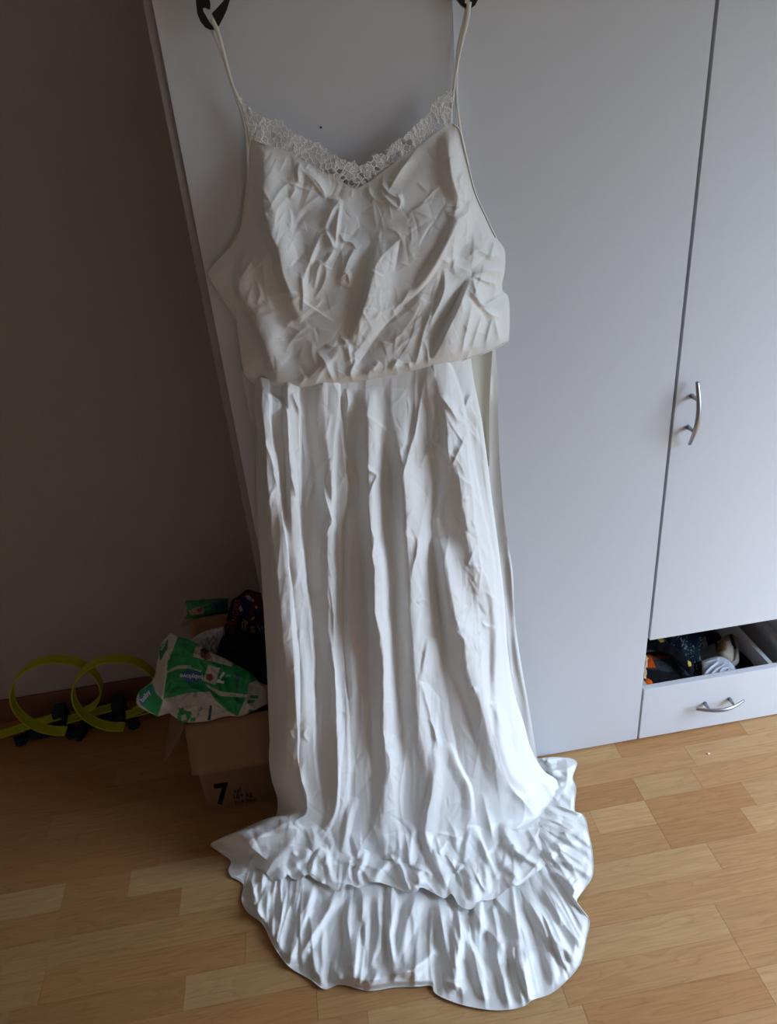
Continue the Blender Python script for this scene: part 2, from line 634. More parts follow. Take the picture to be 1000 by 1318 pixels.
struct(from_bm('window_1', bm, M_WHITE))
struct(box('baseboard_back', X0, -0.157, WALL_Y - 0.016, WALL_Y, 0.0, BASE_H, M_BASE, bev=0.004))

# floor slab and its printed beech strips
floor = struct(box('floor', X0 - 0.1, X1 + 0.1, Y0R - 0.1, Y1R + 0.1, -0.05, -0.007, M_DARK))
pm = bpy.data.meshes.new('plank')
bm = bmesh.new()
bmesh.ops.create_cube(bm, size=1.0)
bm.faces.ensure_lookup_table()
bmesh.ops.translate(bm, verts=bm.verts[:], vec=(0.5, 0.5, -0.5))
bm.to_mesh(pm)
bm.free()
pm.materials.append(M_WOOD)
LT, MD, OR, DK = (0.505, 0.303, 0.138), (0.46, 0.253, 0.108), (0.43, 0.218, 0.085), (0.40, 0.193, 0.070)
ROWP, ROWY = 0.0725, -0.048
seen_rows = {  # row -> joints (x) and tones read from left to right
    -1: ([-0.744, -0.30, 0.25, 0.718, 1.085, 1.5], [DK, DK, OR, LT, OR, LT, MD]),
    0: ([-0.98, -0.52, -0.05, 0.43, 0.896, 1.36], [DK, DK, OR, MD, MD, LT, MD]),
    1: ([-1.2, -0.745, -0.588, -0.1, 0.30, 0.714, 0.875, 1.4], [MD, LT, OR, LT, MD, OR, LT, MD, OR]),
    2: ([-1.1, -0.742, -0.457, -0.05, 0.566, 0.714, 0.975, 1.45], [MD, OR, OR, LT, MD, LT, OR, LT, DK, MD]),
    3: ([-1.15, -0.742, -0.25, 0.22, 0.714, 0.93, 1.4], [OR, MD, MD, OR, MD, OR, LT, MD]),
    4: ([-1.2, -0.740, -0.30, 0.30, 0.80, 1.3], [MD, MD, OR, MD, LT, MD, LT]),
    5: ([-0.795, -0.427, -0.02, 0.40, 1.02], [MD, OR, LT, MD, MD, OR]),
    6: ([-0.95, -0.60, -0.15, 0.28, 0.738, 1.2], [MD, LT, OR, MD, LT, MD, OR]),
    7: ([-1.0, -0.5, -0.05, 0.35, 0.737, 1.1], [OR, MD, MD, LT, MD, MD, LT]),
    8: ([-0.9, -0.35, 0.02, 0.377, 0.745, 1.15], [MD, OR, MD, LT, OR, LT, MD]),
}
rg = random.Random(7)
def add_plank(x0, x1, y0, y1, tone, stuffbm=None):
    if stuffbm is not None:
        bm_box(stuffbm, x0 + 0.0003, x1 - 0.0003, y0 + 0.0002, y1 - 0.0002, -0.007, 0.0)
        return
    o = bpy.data.objects.new('plank', pm)
    COL.objects.link(o)
    o.location = (x0 + 0.0003, y0 + 0.0002, 0.0)
    o.scale = (x1 - x0 - 0.0006, y1 - y0 - 0.0004, 0.007)
    j = rg.uniform(0.95, 1.05)
    o.color = (tone[0] * j, tone[1] * j, tone[2] * j, 1)
    o.parent = floor
rest = bmesh.new()
for k in range(-9, 46):
    ya, yb_ = ROWY - ROWP * (k + 1), ROWY - ROWP * k
    yb_, ya = min(yb_, WALL_Y), max(ya, Y0R)
    if yb_ - ya < 0.005:
        continue
    if k in seen_rows:
        js, tones = seen_rows[k]
    else:
        js, x = [], -1.45 + rg.uniform(0, 0.4)
        while x < 1.6:
            js.append(x)
            x += rg.choice((0.24, 0.36, 0.44, 0.49, 0.55))
        tones = [rg.choice((DK, OR, DK) if k < -1 else (MD, MD, OR, LT, OR)) for _ in range(len(js) + 1)]  # rows toward the wall use darker tones, painting in the dim corner
    xs = [X0] + list(js) + [X1]
    near = -1.1 < yb_
    for i in range(len(xs) - 1):
        if near:
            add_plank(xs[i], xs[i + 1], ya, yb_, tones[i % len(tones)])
        else:
            add_plank(xs[i], xs[i + 1], ya, yb_, None, rest)
ro = from_bm('plank_field', rest, M_WOOD, floor)
ro.color = (*MD, 1)
ro['kind'] = 'stuff'

# ------------------------------------------------------------------ wardrobe
TOPZ = 1.96
wd = empty('wardrobe', (0.3, 0.26, 0), 'white three door wardrobe with bow handles and an open gap above its low drawer', 'wardrobe')
GAPX = 0.7865
D_TOP = TOPZ - 0.022
box('side_panel', -0.156, -0.1417, 0.004, 0.52, 0.0, TOPZ, M_PANEL_SHADE, wd, 0.0008)
box('side_panel', 1.262, 1.280, 0.019, 0.52, 0.0, TOPZ, M_WHITE, wd, 0.0008)
box('partition', GAPX - 0.009, GAPX + 0.009, 0.028, 0.52, 0.0, TOPZ - 0.018, M_DARK, wd)  # white board coloured dark, painting in the shade of the door gap
box('top_panel', -0.1425, 1.262, 0.019, 0.52, TOPZ - 0.018, TOPZ, M_WHITE, wd)
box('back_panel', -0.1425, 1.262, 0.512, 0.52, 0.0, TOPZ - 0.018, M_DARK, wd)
box('shelf', GAPX + 0.009, 1.262, 0.03, 0.50, 0.372, 0.388, M_WHITE, wd)
box('bottom_panel', -0.1425, GAPX - 0.009, 0.024, 0.51, 0.02, 0.036, M_WHITE, wd)
# left door hangs a little ajar on its left hinges
bm = bmesh.new()
bm_box(bm, 0, 0.466, 0.0, 0.018, 0.008, D_TOP, 0.0007)
ld = from_bm('door', bm, M_WHITE, None)
ld.parent = wd
ld.matrix_parent_inverse = wd.matrix_basis.inverted()
ld.location = (-0.1415, 0.0, 0)
ld.rotation_euler = (0, 0, math.radians(-2.2))
AJ = math.tan(math.radians(2.2))
def door_y(x):
    return -(x + 0.1415) * AJ
# small screw hole in the left door
hp = P((413, 164), -0.008)
bm = bmesh.new()
bmesh.ops.create_cone(bm, cap_ends=True, segments=12, radius1=0.0022, radius2=0.0016, depth=0.003)
bmesh.ops.rotate(bm, verts=bm.verts[:], cent=(0, 0, 0), matrix=Matrix.Rotation(math.pi / 2, 3, 'X'))
bmesh.ops.translate(bm, verts=bm.verts[:], vec=(hp[0], door_y(hp[0]) - 0.0002, hp[2]))
so = from_bm('screw_hole', bm, M_DARK, wd)
so['label'] = 'small dark screw hole in the left door'
md = box('door', 0.329, GAPX - 0.0035, 0.0, 0.018, 0.006, D_TOP, M_WHITE, wd, 0.0007)
RDX0 = GAPX + 0.0035
rd = box('door', RDX0, 1.258, 0.0, 0.018, 0.352, D_TOP, M_WHITE, wd, 0.0007)
drw = box('drawer', RDX0 - 0.001, 1.258, 0.0, 0.018, 0.005, 0.184, M_WHITE, wd, 0.0015)
# the drawer box behind its front
bm = bmesh.new()
bm_box(bm, 0.812, 0.824, 0.018, 0.48, 0.03, 0.150)
bm_box(bm, 1.176, 1.188, 0.018, 0.48, 0.03, 0.160)
bm_box(bm, 0.824, 1.176, 0.468, 0.48, 0.03, 0.160)
bm_box(bm, 0.824, 1.176, 0.018, 0.468, 0.03, 0.036)
db = from_bm('drawer_box', bm, M_WHITE, drw)
box('drawer_runner', 1.236, 1.262, 0.03, 0.48, 0.155, 0.180, M_WHITE, wd)
box('runner_board', 1.188, 1.236, 0.03, 0.50, 0.05, 0.062, M_WHITE, wd)
# broken chipboard edge at the old hinge cut-outs
for (zz, hh) in ((0.262, 0.030), (0.225, 0.028)):
    bm = bmesh.new()
    bm_box(bm, GAPX - 0.004, GAPX + 0.0045, 0.0, 0.016, zz, zz + hh)
    bmesh.ops.subdivide_edges(bm, edges=bm.edges[:], cuts=4, use_grid_fill=True)
    r_ = random.Random(int(zz * 1000))
    for v in bm.verts:
        v.co += Vector((r_.uniform(-0.0016, 0.0016), r_.uniform(-0.001, 0.001), r_.uniform(-0.002, 0.002)))
    cz = from_bm('chipped_edge', bm, M_CHIP, wd)
    cz['label'] = 'torn bare chipboard edge'

def bow_handle(a, b, bulge, parent, posts):
    """bow pull: a flattened bar arched away from the door on two short posts"""
    a, b = np.array(a), np.array(b)
    n = 38
    q = np.linspace(0, 1, n)
    pts = a + (b - a) * q[:, None]
    pts[:, 1] = -0.016 - bulge * np.sin(np.pi * q)
    rad = 0.0042 + 0.0018 * np.sin(np.pi * q)
    h = tube('handle', pts, 0.005, M_STEEL, parent, 12, rad, 0.75)
    for pq in posts:
        p = a + (b - a) * pq
        yb = -0.016 - bulge * math.sin(math.pi * pq)
        c = tube('handle_post', [(p[0], 0.0, p[2]), (p[0], yb * 0.5, p[2]), (p[0], yb, p[2])], 0.0045, M_STEEL, None, 12, [0.0055, 0.0042, 0.0042], side=(0, 0.001, 1))
        c.parent = h
    h['label'] = 'satin nickel bow handle'
    return h
bow_handle((0.8245, 0, 1.046), (0.8245, 0, 0.902), 0.020, rd, (0.26, 0.76))
bow_handle((0.938, 0, 0.098), (1.076, 0, 0.098), 0.020, drw, (0.24, 0.76))

# ------------------------------------------------------------------ clothes hanger
HY = -0.034
LE, RE = P((272, 38), HY), P((604, 11), HY)
hcx, hz = (LE[0] + RE[0]) / 2, (LE[2] + RE[2]) / 2
hang = empty('clothes_hanger', (hcx, HY, hz), 'black plastic clothes hanger with notched ends hooked over the wardrobe door', 'hanger')
# left end outline traced round the strap notch, extruded to a flat moulding
end_px = [(250, -30), (252.5, 5), (254, 18), (258, 28), (264, 35.5), (271, 39), (277, 38), (282, 33), (287, 24), (292, 13), (296, 0), (300, -30),
          (293, -30), (289, 0), (281, 9), (272.5, 17.5), (275, 23), (277.5, 30), (274, 34), (270, 29), (265, 20), (262, 15), (261, 11), (264, 10), (267.5, 12), (270.5, 12.5), (271, 6), (269.5, -2), (268, -30)]
endw = np.array([P(p, HY) for p in end_px])[:, [0, 2]]
def extrude_outline(bm, pts, y0, y1):
    from mathutils.geometry import tessellate_polygon
    a = [bm.verts.new((x, y0, z)) for x, z in pts]
    b = [bm.verts.new((x, y1, z)) for x, z in pts]
    for tri in tessellate_polygon([[Vector((x, z, 0)) for x, z in pts]]):
        bm.faces.new([a[k] for k in tri])
        bm.faces.new([b[k] for k in tri][::-1])
    for i in range(len(pts)):
        j = (i + 1) % len(pts)
        bm.faces.new((a[j], a[i], b[i], b[j]))
for sgn in (1, -1):
    pts = endw.copy()
    if sgn < 0:
        pts[:, 0] = 2 * hcx - pts[:, 0]
        pts = pts[::-1]
    bm = bmesh.new()
    extrude_outline(bm, pts, HY - 0.0035, HY + 0.0035)
    from_bm('strap_notch', bm, M_BLACK, hang)
zt = endw[:, 1].max()
xa, xb = endw[0, 0], endw[11, 0]
xarm = (xa + xb) / 2
arm = [(xarm, HY, zt - 0.004)]
for q in np.linspace(0.12, 1, 9):
    arm.append((xarm + (hcx - xarm) * q, HY, zt + 0.075 * math.sin(q * math.pi / 2)))
arm2 = [(2 * hcx - p[0], p[1], p[2]) for p in arm[::-1]]
tube('hanger_arm', arm + arm2[1:], 0.0115, M_BLACK, hang, 12, None, 0.45)
ztop = zt + 0.075
hy0 = door_y(hcx)
hk = [(hcx, HY, ztop), (hcx, HY, TOPZ - 0.01)]
for q in np.linspace(0, math.pi, 9):
    hk.append((hcx, (HY + hy0 + 0.024) / 2 - (hy0 + 0.024 - HY) / 2 * math.cos(q), TOPZ - 0.008 + 0.022 * math.sin(q)))
hk.append((hcx, hy0 + 0.024, TOPZ - 0.035))
tube('hook', hk, 0.003, M_STEEL, hang, 8, side=(1, 0, 0))

# ------------------------------------------------------------------ white dress
dress = empty('white_dress', (0.12, -0.06, 0), 'long white spaghetti strap dress with lace neckline, its hem spread on the floor', 'dress')
JF = [0]
def softmin(a, b, k=0.02):
    mn = np.minimum(a, b)
    return mn - k * np.log(np.exp(-(a - mn) / k) + np.exp(-(b - mn) / k))

# --- bodice
bT = [(322, 176), (345, 186), (370, 196.5), (395, 209), (417, 221), (440, 233.5), (457, 243), (472, 236), (490, 223), (510, 208), (545, 184), (565, 168), (580, 158)]
bL = [(322, 176), (319, 200), (318, 236), (314, 270), (309, 295), (292, 322), (268, 353), (270, 358), (281, 376), (303, 398), (305, 420), (309, 448), (312, 470), (318, 487), (328, 495)]
bR = [(580, 158), (590, 165), (596, 185), (602, 211), (612, 249), (626, 280), (638, 305), (649, 321), (650, 345), (647, 374), (653, 380), (656, 406), (655, 438)]
bB = [(328, 495), (345, 499), (361, 503), (400, 502), (440, 497.5), (463, 494), (509, 484), (555, 476), (608, 460), (637, 449), (655, 438)]
px, s, t = coons(bT, bB, bL, bR, 330, 350)
BS = [
    ([(325, 181), (333, 225), (342, 276), (349, 302), (358, 320), (364, 350), (373, 375), (381, 400), (390, 412)], 9, 26, 0.016),
    ([(320, 318), (312, 340), (309, 355), (308, 374), (321, 402), (333, 426), (345, 453), (352, 475), (361, 502)], 8, 24, 0.015),
    ([(344, 275), (336, 278), (330, 262), (326, 255)], 4, 5, 0.006),
    ([(386, 208), (383, 222), (385, 236)], 3, 6, 0.005), ([(386, 216), (400, 231), (412, 246), (420, 257)], 3, 8, 0.005),
    ([(395, 222), (410, 236), (421, 256)], 3, 6, 0.0045), ([(381, 242), (372, 256)], 3, 5, 0.004),
    ([(382, 226), (360, 246), (345, 272)], 5, 12, 0.004),
    ([(439, 257), (429, 268), (418, 295)], 9, 4, 0.009), ([(418, 296), (424, 306), (430, 321)], 9, 3, 0.009),
    ([(439, 257), (435, 280), (431, 320)], 7, 3, 0.008), ([(421, 256), (438, 257)], 4, 4, 0.006),
    ([(415, 299), (405, 320), (393, 352), (386, 376)], 14, 4, 0.009),
    ([(436, 298), (443, 310), (452, 312), (460, 322)], 3, 5, 0.005), ([(430, 322), (420, 335), (402, 348)], 4, 6, 0.004),
    ([(456, 320), (448, 335), (443, 350)], 3, 7, 0.005),
    ([(539, 188), (525, 206), (510, 228), (500, 246)], 5, 9, 0.007),
    ([(491, 236), (500, 248), (514, 256)], 3, 4, 0.006), ([(489, 246), (503, 261), (514, 269)], 3, 4, 0.006), ([(511, 249), (515, 258), (514, 269)], 3, 4, 0.005),
    ([(474, 240), (478, 252), (492, 262)], 4, 6, 0.003),
    ([(578, 165), (579, 190), (580, 216), (584, 237), (592, 254), (598, 262)], 13, 16, 0.012),
    ([(598, 262), (592, 280), (580, 305), (566, 332), (553, 355), (539, 376), (522, 395)], 10, 16, 0.013),
    ([(522, 395), (500, 415), (480, 440), (466, 462), (456, 476)], 7, 12, -0.009),
    ([(571, 335), (552, 362), (530, 385), (508, 402)], 6, 10, -0.010),
    ([(487, 312), (480, 345), (475, 372), (466, 402), (457, 425), (449, 441)], 5, 26, 0.013),
    ([(518, 300), (512, 325), (508, 350)], 4, 8, -0.004),
    ([(448, 440), (449, 452), (452, 470)], 5, 4, 0.006), ([(437, 434), (448, 441)], 3, 4, 0.005),
    ([(606, 358), (588, 402), (574, 430), (566, 448), (554, 468)], 5, 26, 0.014),
    ([(600, 362), (580, 398), (562, 430), (552, 460)], 12, 4, -0.009),
    ([(572, 346), (571, 376), (560, 402), (550, 427)], 4, 10, 0.010),
    ([(558, 383), (553, 405), (545, 428), (540, 450), (532, 478)], 5, 8, 0.007), ([(545, 437), (550, 450), (551, 474)], 4, 5, 0.006),
    ([(608, 353), (622, 350), (649, 348)], 4, 7, 0.007), ([(608, 354), (614, 380), (622, 394)], 5, 8, 0.008), ([(608, 354), (625, 362), (637, 366), (636, 384)], 4, 5, 0.007),
    ([(603, 373), (612, 382), (621, 393), (640, 384), (650, 380)], 4, 6, 0.009), ([(622, 397), (632, 405), (645, 409)], 4, 6, 0.006),
    ([(609, 384), (604, 410), (597, 440), (594, 462)], 5, 8, 0.007), ([(622, 402), (614, 425), (607, 450)], 5, 8, 0.006),
    ([(636, 408), (640, 425), (643, 440)], 4, 6, 0.006), ([(634, 408), (628, 430), (624, 450)], 4, 7, 0.005),
    ([(497, 292), (512, 300), (520, 318)], 4, 7, 0.003), ([(598, 220), (592, 232), (598, 250)], 4, 4, 0.006), ([(598, 262), (599, 222)], 4, 5, 0.005),
    ([(573, 274), (588, 270), (597, 262)], 4, 6, 0.004), ([(575, 276), (590, 282)], 3, 5, 0.004),
    ([(588, 330), (580, 350)], 4, 7, 0.004), ([(640, 308), (633, 322), (632, 335)], 4, 5, 0.005), ([(600, 334), (615, 322), (632, 330), (649, 328)], 4, 8, 0.005),
    ([(387, 350), (390, 375), (389, 400)], 3, 5, 0.005), ([(405, 372), (408, 352), (413, 335)], 3, 6, 0.005), ([(420, 338), (418, 360), (404, 386)], 3, 8, 0.004),
    ([(436, 360), (446, 352), (449, 366), (440, 364)], 3, 4, 0.006),
    ([(347, 378), (365, 377), (382, 377)], 4, 4, 0.003), ([(348, 434), (365, 425), (374, 414), (390, 410), (420, 400), (452, 378)], 9, 14, 0.004),
    ([(418, 446), (432, 447), (448, 446)], 3, 5, 0.005), ([(447, 392), (454, 400), (461, 402)], 3, 4, 0.005),
    ([(408, 452), (418, 466), (424, 480), (432, 496)], 5, 5, 0.005), ([(394, 484), (388, 492), (384, 500)], 4, 4, 0.005),
    ([(455, 452), (457, 465), (451, 480), (456, 492)], 4, 6, 0.006), ([(480, 470), (474, 482), (476, 492)], 4, 6, 0.006), ([(488, 465), (478, 478)], 4, 6, 0.005),
    ([(512, 462), (503, 478)], 4, 6, 0.006), ([(525, 466), (529, 478)], 4, 5, 0.005), ([(470, 440), (485, 425), (500, 412)], 5, 9, 0.003),
    ([(310, 452), (330, 455), (345, 455)], 5, 6, 0.005), ([(314, 480), (330, 489), (352, 494)], 6, 4, 0.006), ([(318, 400), (316, 430), (318, 452)], 5, 6, 0.005),
    ([(268, 356), (290, 346), (300, 330)], 6, 8, 0.004), ([(270, 358), (285, 365), (303, 372)], 5, 8, 0.003), ([(277, 350), (284, 370)], 4, 8, -0.003),
    ([(327, 330), (318, 345), (309, 358)], 3, 6, 0.006), ([(330, 392), (335, 380), (330, 360)], 4, 6, 0.004),
]
rs = rand_strokes(3, 170, (318, 195, 648, 490), 14, 55, 115, 40, 0.0025, 3.5, 14)
rs += rand_strokes(5, 40, (330, 250, 640, 480), 40, 100, 112, 22, 0.0042, 8, 28)
rs += rand_strokes(6, 140, (318, 195, 648, 492), 9, 30, 112, 45, 0.0016, 2.2, 7)
ed = (1 - np.abs(2 * s - 1) ** 3.2)
dep = 0.020 + 0.040 * ed * sstep(t, -0.05, 0.45)
dep = dep * (1 - 0.50 * sstep(t, 0.93, 1.0) ** 2)
side = sstep(px[..., 0], 352 - 0.0 * px[..., 1], 300)  # slack side fabric falls back toward the door on the left
dep -= 0.022 * side * (1 - sstep(px[..., 1], 430, 480))
BS = [(st[0], st[1] * (1.4 if st[2] > 15 else 1.8), st[2] * (1.4 if st[2] > 15 else 1.8), st[3] * (1.6 if st[2] > 15 else 1.1)) for st in BS]
dis = crease(px, BS) + crease(px, rs)
wx, wy = px[..., 0] + 9 * vnoise(px[..., 0] / 40, px[..., 1] / 40, 71), px[..., 1] + 9 * vnoise(px[..., 0] / 40, px[..., 1] / 40, 72)
dis += 0.0062 * facets(wx + 0.5 * wy, 0.62 * wy, 51, 62, 0.8) - 0.0042 * facets(wx + 0.6 * wy, 0.6 * wy, 52, 44, 0.8) + 0.0016 * facets(wx + 0.5 * wy, 0.7 * wy, 53, 24, 0.4, 0.03) - 0.0013 * facets(wx - 0.3 * wy, 0.8 * wy, 54, 17, 0.4, 0.03)
rimf = np.clip(np.minimum(np.minimum(s, 1 - s) * 14, np.minimum(t * 22 + 0.15, 1)), 0.05, 1)
tb = t_y(px, base_y(px) - 0.010 - dep) - dis * rimf
bod = mesh_np('bodice', at(px, tb), grid_faces(350, 330), M_SILK, dress)
bod_px, bod_t = px, tb
# back of the bodice, a flatter sheet against the door
bpx, s2, t2 = coons([(322, 205), (400, 225), (457, 262), (520, 225), (588, 190)], [(330, 490), (440, 492), (650, 436)],
                    [(322, 205), (318, 300), (276, 355), (308, 420), (330, 490)], [(588, 190), (610, 250), (645, 322), (645, 376), (650, 436)], 60, 60)
dy = base_y(bpx)
mesh_np('bodice_back', at(bpx, t_y(bpx, dy - 0.006) + 0.002 * vnoise(bpx[..., 0] / 20, bpx[..., 1] / 20, 4)), grid_faces(60, 60), M_SILK, dress)
# rolled hem of the bodice and armhole bindings
tube('bodice_hem', at(px[-1], tb[-1] - 0.001)[::3], 0.0010, M_SILK, dress, 6)
tube('armhole_binding', at(px[:, -1], tb[:, -1] - 0.001)[5:190:3], 0.0015, M_SILK, dress, 6)
tube('armhole_binding', at(px[:, 0], tb[:, 0] - 0.001)[3:150:3], 0.0015, M_STRAP, dress, 6)

# --- straps: satin ribbons from the hanger notches to the bodice peaks
def strap(pl, ys, wpx):
    c = catmull(pl, 40)
    yy = np.interp(np.linspace(0, 1, 40), np.linspace(0, 1, len(ys)), ys)
    pts = at(c, t_y(c, yy))
    wv = np.interp(np.linspace(0, 1, 40), np.linspace(0, 1, len(wpx)), wpx) * 0.5 * 0.00135
    tube('strap', pts, 0.003, M_STRAP, dress, 8, wv, 0.25)
strap([(272, 24), (279, 38), (286, 62), (294, 92), (302, 116), (311, 136), (318, 158), (322, 180)], [-0.040, -0.042, -0.038, -0.036, -0.030, -0.030], [5.5, 4.5, 3.2, 3.2, 4, 4.5])
strap([(274, 40), (282, 58), (289, 76), (293, 90), (299, 110), (307, 134), (313, 156), (318, 186), (319, 215)], [-0.032, -0.028, -0.026, -0.024, -0.022, -0.024, -0.026], [4, 5, 3.5, 3.0, 3.5, 3.5])
strap([(604, 2), (601, 26), (595, 52), (590, 76), (586, 98), (584, 116), (581, 138), (580, 160)], [-0.042, -0.042, -0.038, -0.036, -0.032, -0.030], [6, 5, 3.2, 3, 3.4, 4])
strap([(602, 4), (600, 20), (595, 42), (590, 64), (588, 86), (587, 105), (588, 128), (590, 150), (596, 186), (603, 214)], [-0.030, -0.028, -0.026, -0.026, -0.026, -0.030, -0.034], [5, 6, 4.5, 3, 3, 3.5, 3.5])

# --- lace: two scalloped bands of threads, net cells and leaf motifs, open between them
def lace_band(up, lo, seed):
    nu, nv = 420, 110
    U, Lw = catmull(up, nu), catmull(lo, nu)
    tt = np.linspace(0, 1, nv)[:, None, None]
    px = U[None] * (1 - tt) + Lw[None] * tt
    X, Y = px[..., 0], px[..., 1]
    # warped cellular net
    rr = np.random.RandomState(seed)
    pts, kinds = [], []
    cell = 8.0
    x0, x1, y0, y1 = X.min() - 8, X.max() + 8, Y.min() - 8, Y.max() + 8
    gy = y0
    row = 0
    while gy < y1:
        gx = x0 + (row % 2) * cell / 2
        while gx < x1:
            pts.append((gx + rr.uniform(-2.2, 2.2), gy + rr.uniform(-2.2, 2.2)))
            kinds.append(rr.rand())
            gx += cell
        gy += cell * 0.86
        row += 1
    pts = np.array(pts)
    d1 = np.full(X.shape, 1e9)
    d2 = np.full(X.shape, 1e9)
    kd = np.zeros(X.shape)
    for (cx, cy), kk in zip(pts, kinds):
        d = np.hypot(X - cx, Y - cy)
        nb = d < d1
        d2 = np.where(nb, d1, np.minimum(d2, d))
        kd = np.where(nb, kk, kd)
        d1 = np.where(nb, d, d1)
    rim_ = 1.1 + 0.7 * np.clip(1 - np.abs(X - 458) / 60, 0, 1)
    solid = (d2 - d1) < rim_
    T_ = np.broadcast_to(tt[..., 0], X.shape)
    h = 0.0006 * np.exp(-((d2 - d1) / 1.0) ** 2)
    # fine tulle in part of the cells
    tul = (kd > 0.25 + 0.5 * np.clip(1 - np.abs(X - 458) / 50, 0, 1)) & ((np.abs(((X + Y) / 1.9) % 1 - 0.5) > 0.34) | (np.abs(((X - Y) / 1.9) % 1 - 0.5) > 0.34))
    solid |= tul
    # leaf motifs, mostly along the scalloped upper edge
    n = 38
    for k in range(n):
        u = int((k + rr.uniform(0.1, 0.9)) / n * (nu - 1))
        v = rr.choice([0.06, 0.14, 0.22, 0.32, 0.5, 0.7])
        c = U[u] * (1 - v) + Lw[u] * v
        tg = U[min(u + 6, nu - 1)] - U[max(u - 6, 0)]
        a = math.atan2(tg[1], tg[0]) + rr.uniform(0.5, 1.5) * rr.choice([-1, 1])
        la, lb = rr.uniform(7, 13), rr.uniform(2.2, 4.2)
        q = (X - c[0]) * math.cos(a) + (Y - c[1]) * math.sin(a)
        p = -(X - c[0]) * math.sin(a) + (Y - c[1]) * math.cos(a)
        m_ = (q / la) ** 2 + (p / lb) ** 2
        leaf = m_ < 1
        vein = np.abs((q / 1.7 + np.abs(p) / 1.6) % 1 - 0.5) > 0.14
        solid |= leaf & (vein | (m_ > 0.6) | (np.abs(p) < 0.6))
        h += np.where(leaf, 0.0012 * (1 - m_) * (0.5 + 0.5 * np.cos(q * 3.4)), 0)
    solid |= (T_ < 0.035) | (T_ > 0.955)
    keep = solid[:-1, :-1] & solid[1:, 1:] | solid[1:, :-1] & solid[:-1, 1:]
    # scalloped outer rim eaten into the top edge
    arc = np.arange(nu) / nu * 34
    bite = 0.05 * np.abs(np.sin(arc * 1.3)) + 0.03 * np.abs(np.sin(arc * 3.1))
    keep &= (T_[:-1, :-1] > bite[None, :-1])
    F_ = grid_faces(nv, nu)[keep.ravel()]
    y = np.minimum(doory_at(px), 0) - 0.030 + 0.006 * T_ * 0
    pos = at(px, t_y(px, y - 0.004 * vnoise(X / 22, Y / 22, seed)) - h)
    used, inv = np.unique(F_.ravel(), return_inverse=True)
    o = mesh_np('lace_trim', pos.reshape(-1, 3)[used], inv.reshape(-1, 4), M_LACE, dress, True)
    return o
def doory_at(px):
    return -np.clip(at(px, t_y(px, 0.0))[..., 0] + 0.1415, 0, 0.4665) * AJ
lace_band([(304, 112), (309, 120), (321, 136), (333, 146), (345, 151), (356, 152), (363, 151), (369, 160), (376, 167), (388, 173), (399, 179), (409, 181), (417, 188), (429, 196), (440, 203), (450, 206), (457, 205)],
          [(320, 172), (324, 178), (345, 187), (370, 198), (395, 211), (417, 223), (440, 236), (457, 244)], 11)
lace_band([(456, 205), (463, 212), (470, 209), (480, 197), (488, 196), (497, 191), (510, 179), (522, 172), (530, 164), (538, 156), (549, 145), (556, 133), (562, 125), (570, 119), (577, 114), (585, 109)],
          [(456, 244), (472, 237), (490, 225), (510, 210), (545, 186), (565, 170), (581, 158)], 23)

# --- skirt back sheet and lining
sk_Rb = [(637, 446), (640, 480), (641, 530), (643, 590), (645, 620), (648, 660), (654, 700), (659, 730), (662, 780), (664, 808), (670, 850), (677, 890), (684, 930), (692, 979)]
px, s, t = coons([(311, 478), (400, 486), (500, 478), (637, 446)], [(352, 1010), (470, 1030), (580, 1010), (692, 979)],
                 [(311, 478), (314, 496), (320, 527), (327, 560), (331, 660), (337, 750), (343, 850), (347, 950), (352, 1010)], sk_Rb, 150, 220)
BK = [([(640, 470), (641, 530), (644, 600), (648, 660), (655, 710), (661, 770), (664, 820), (676, 890), (688, 965)], 14, 4, 0.010),
      ([(630, 482), (628, 500), (630, 516)], 4, 8, 0.006), ([(652, 690), (656, 720), (659, 750), (660, 800)], 4, 5, 0.004),
      ([(640, 700), (648, 770), (655, 850), (664, 920), (676, 975)], 5, 7, 0.008), ([(661, 815), (668, 860), (678, 910)], 4, 5, 0.006),
      ([(318, 500), (324, 540), (331, 600)], 6, 6, 0.006)]
for k_ in range(9):
    yy_ = 690 + k_ * 14
    BK.append(([(650 + k_ * 1.6, yy_), (656 + k_ * 1.4, yy_ + 6)], 3, 4, 0.0025))
dis = crease(px, BK) + 0.002 * vnoise(px[..., 0] / 8, px[..., 1] / 40, 9)
yb_ = base_y(px) - 0.004 - 0.012 * np.sin(np.pi * np.clip(s, 0, 1)) - 0.03 * sstep(px[..., 1], 700, 1000)
tbk = np.minimum(t_y(px, yb_), t_z(px, 0.008)) - dis
mesh_np('skirt_back', at(px, tbk), grid_faces(220, 150), M_SILK, dress)
px, s, t = coons([(590, 455), (634, 447)], [(612, 600), (630, 600)], [(590, 455), (612, 600)], [(634, 447), (630, 520), (630, 600)], 20, 40)
li = mesh_np('lining', at(px, t_y(px, -0.040 - 0.004 * np.sin(s * 7))), grid_faces(40, 20), M_LINING, dress)
li['label'] = 'ivory lining strip seen between the skirt layers'

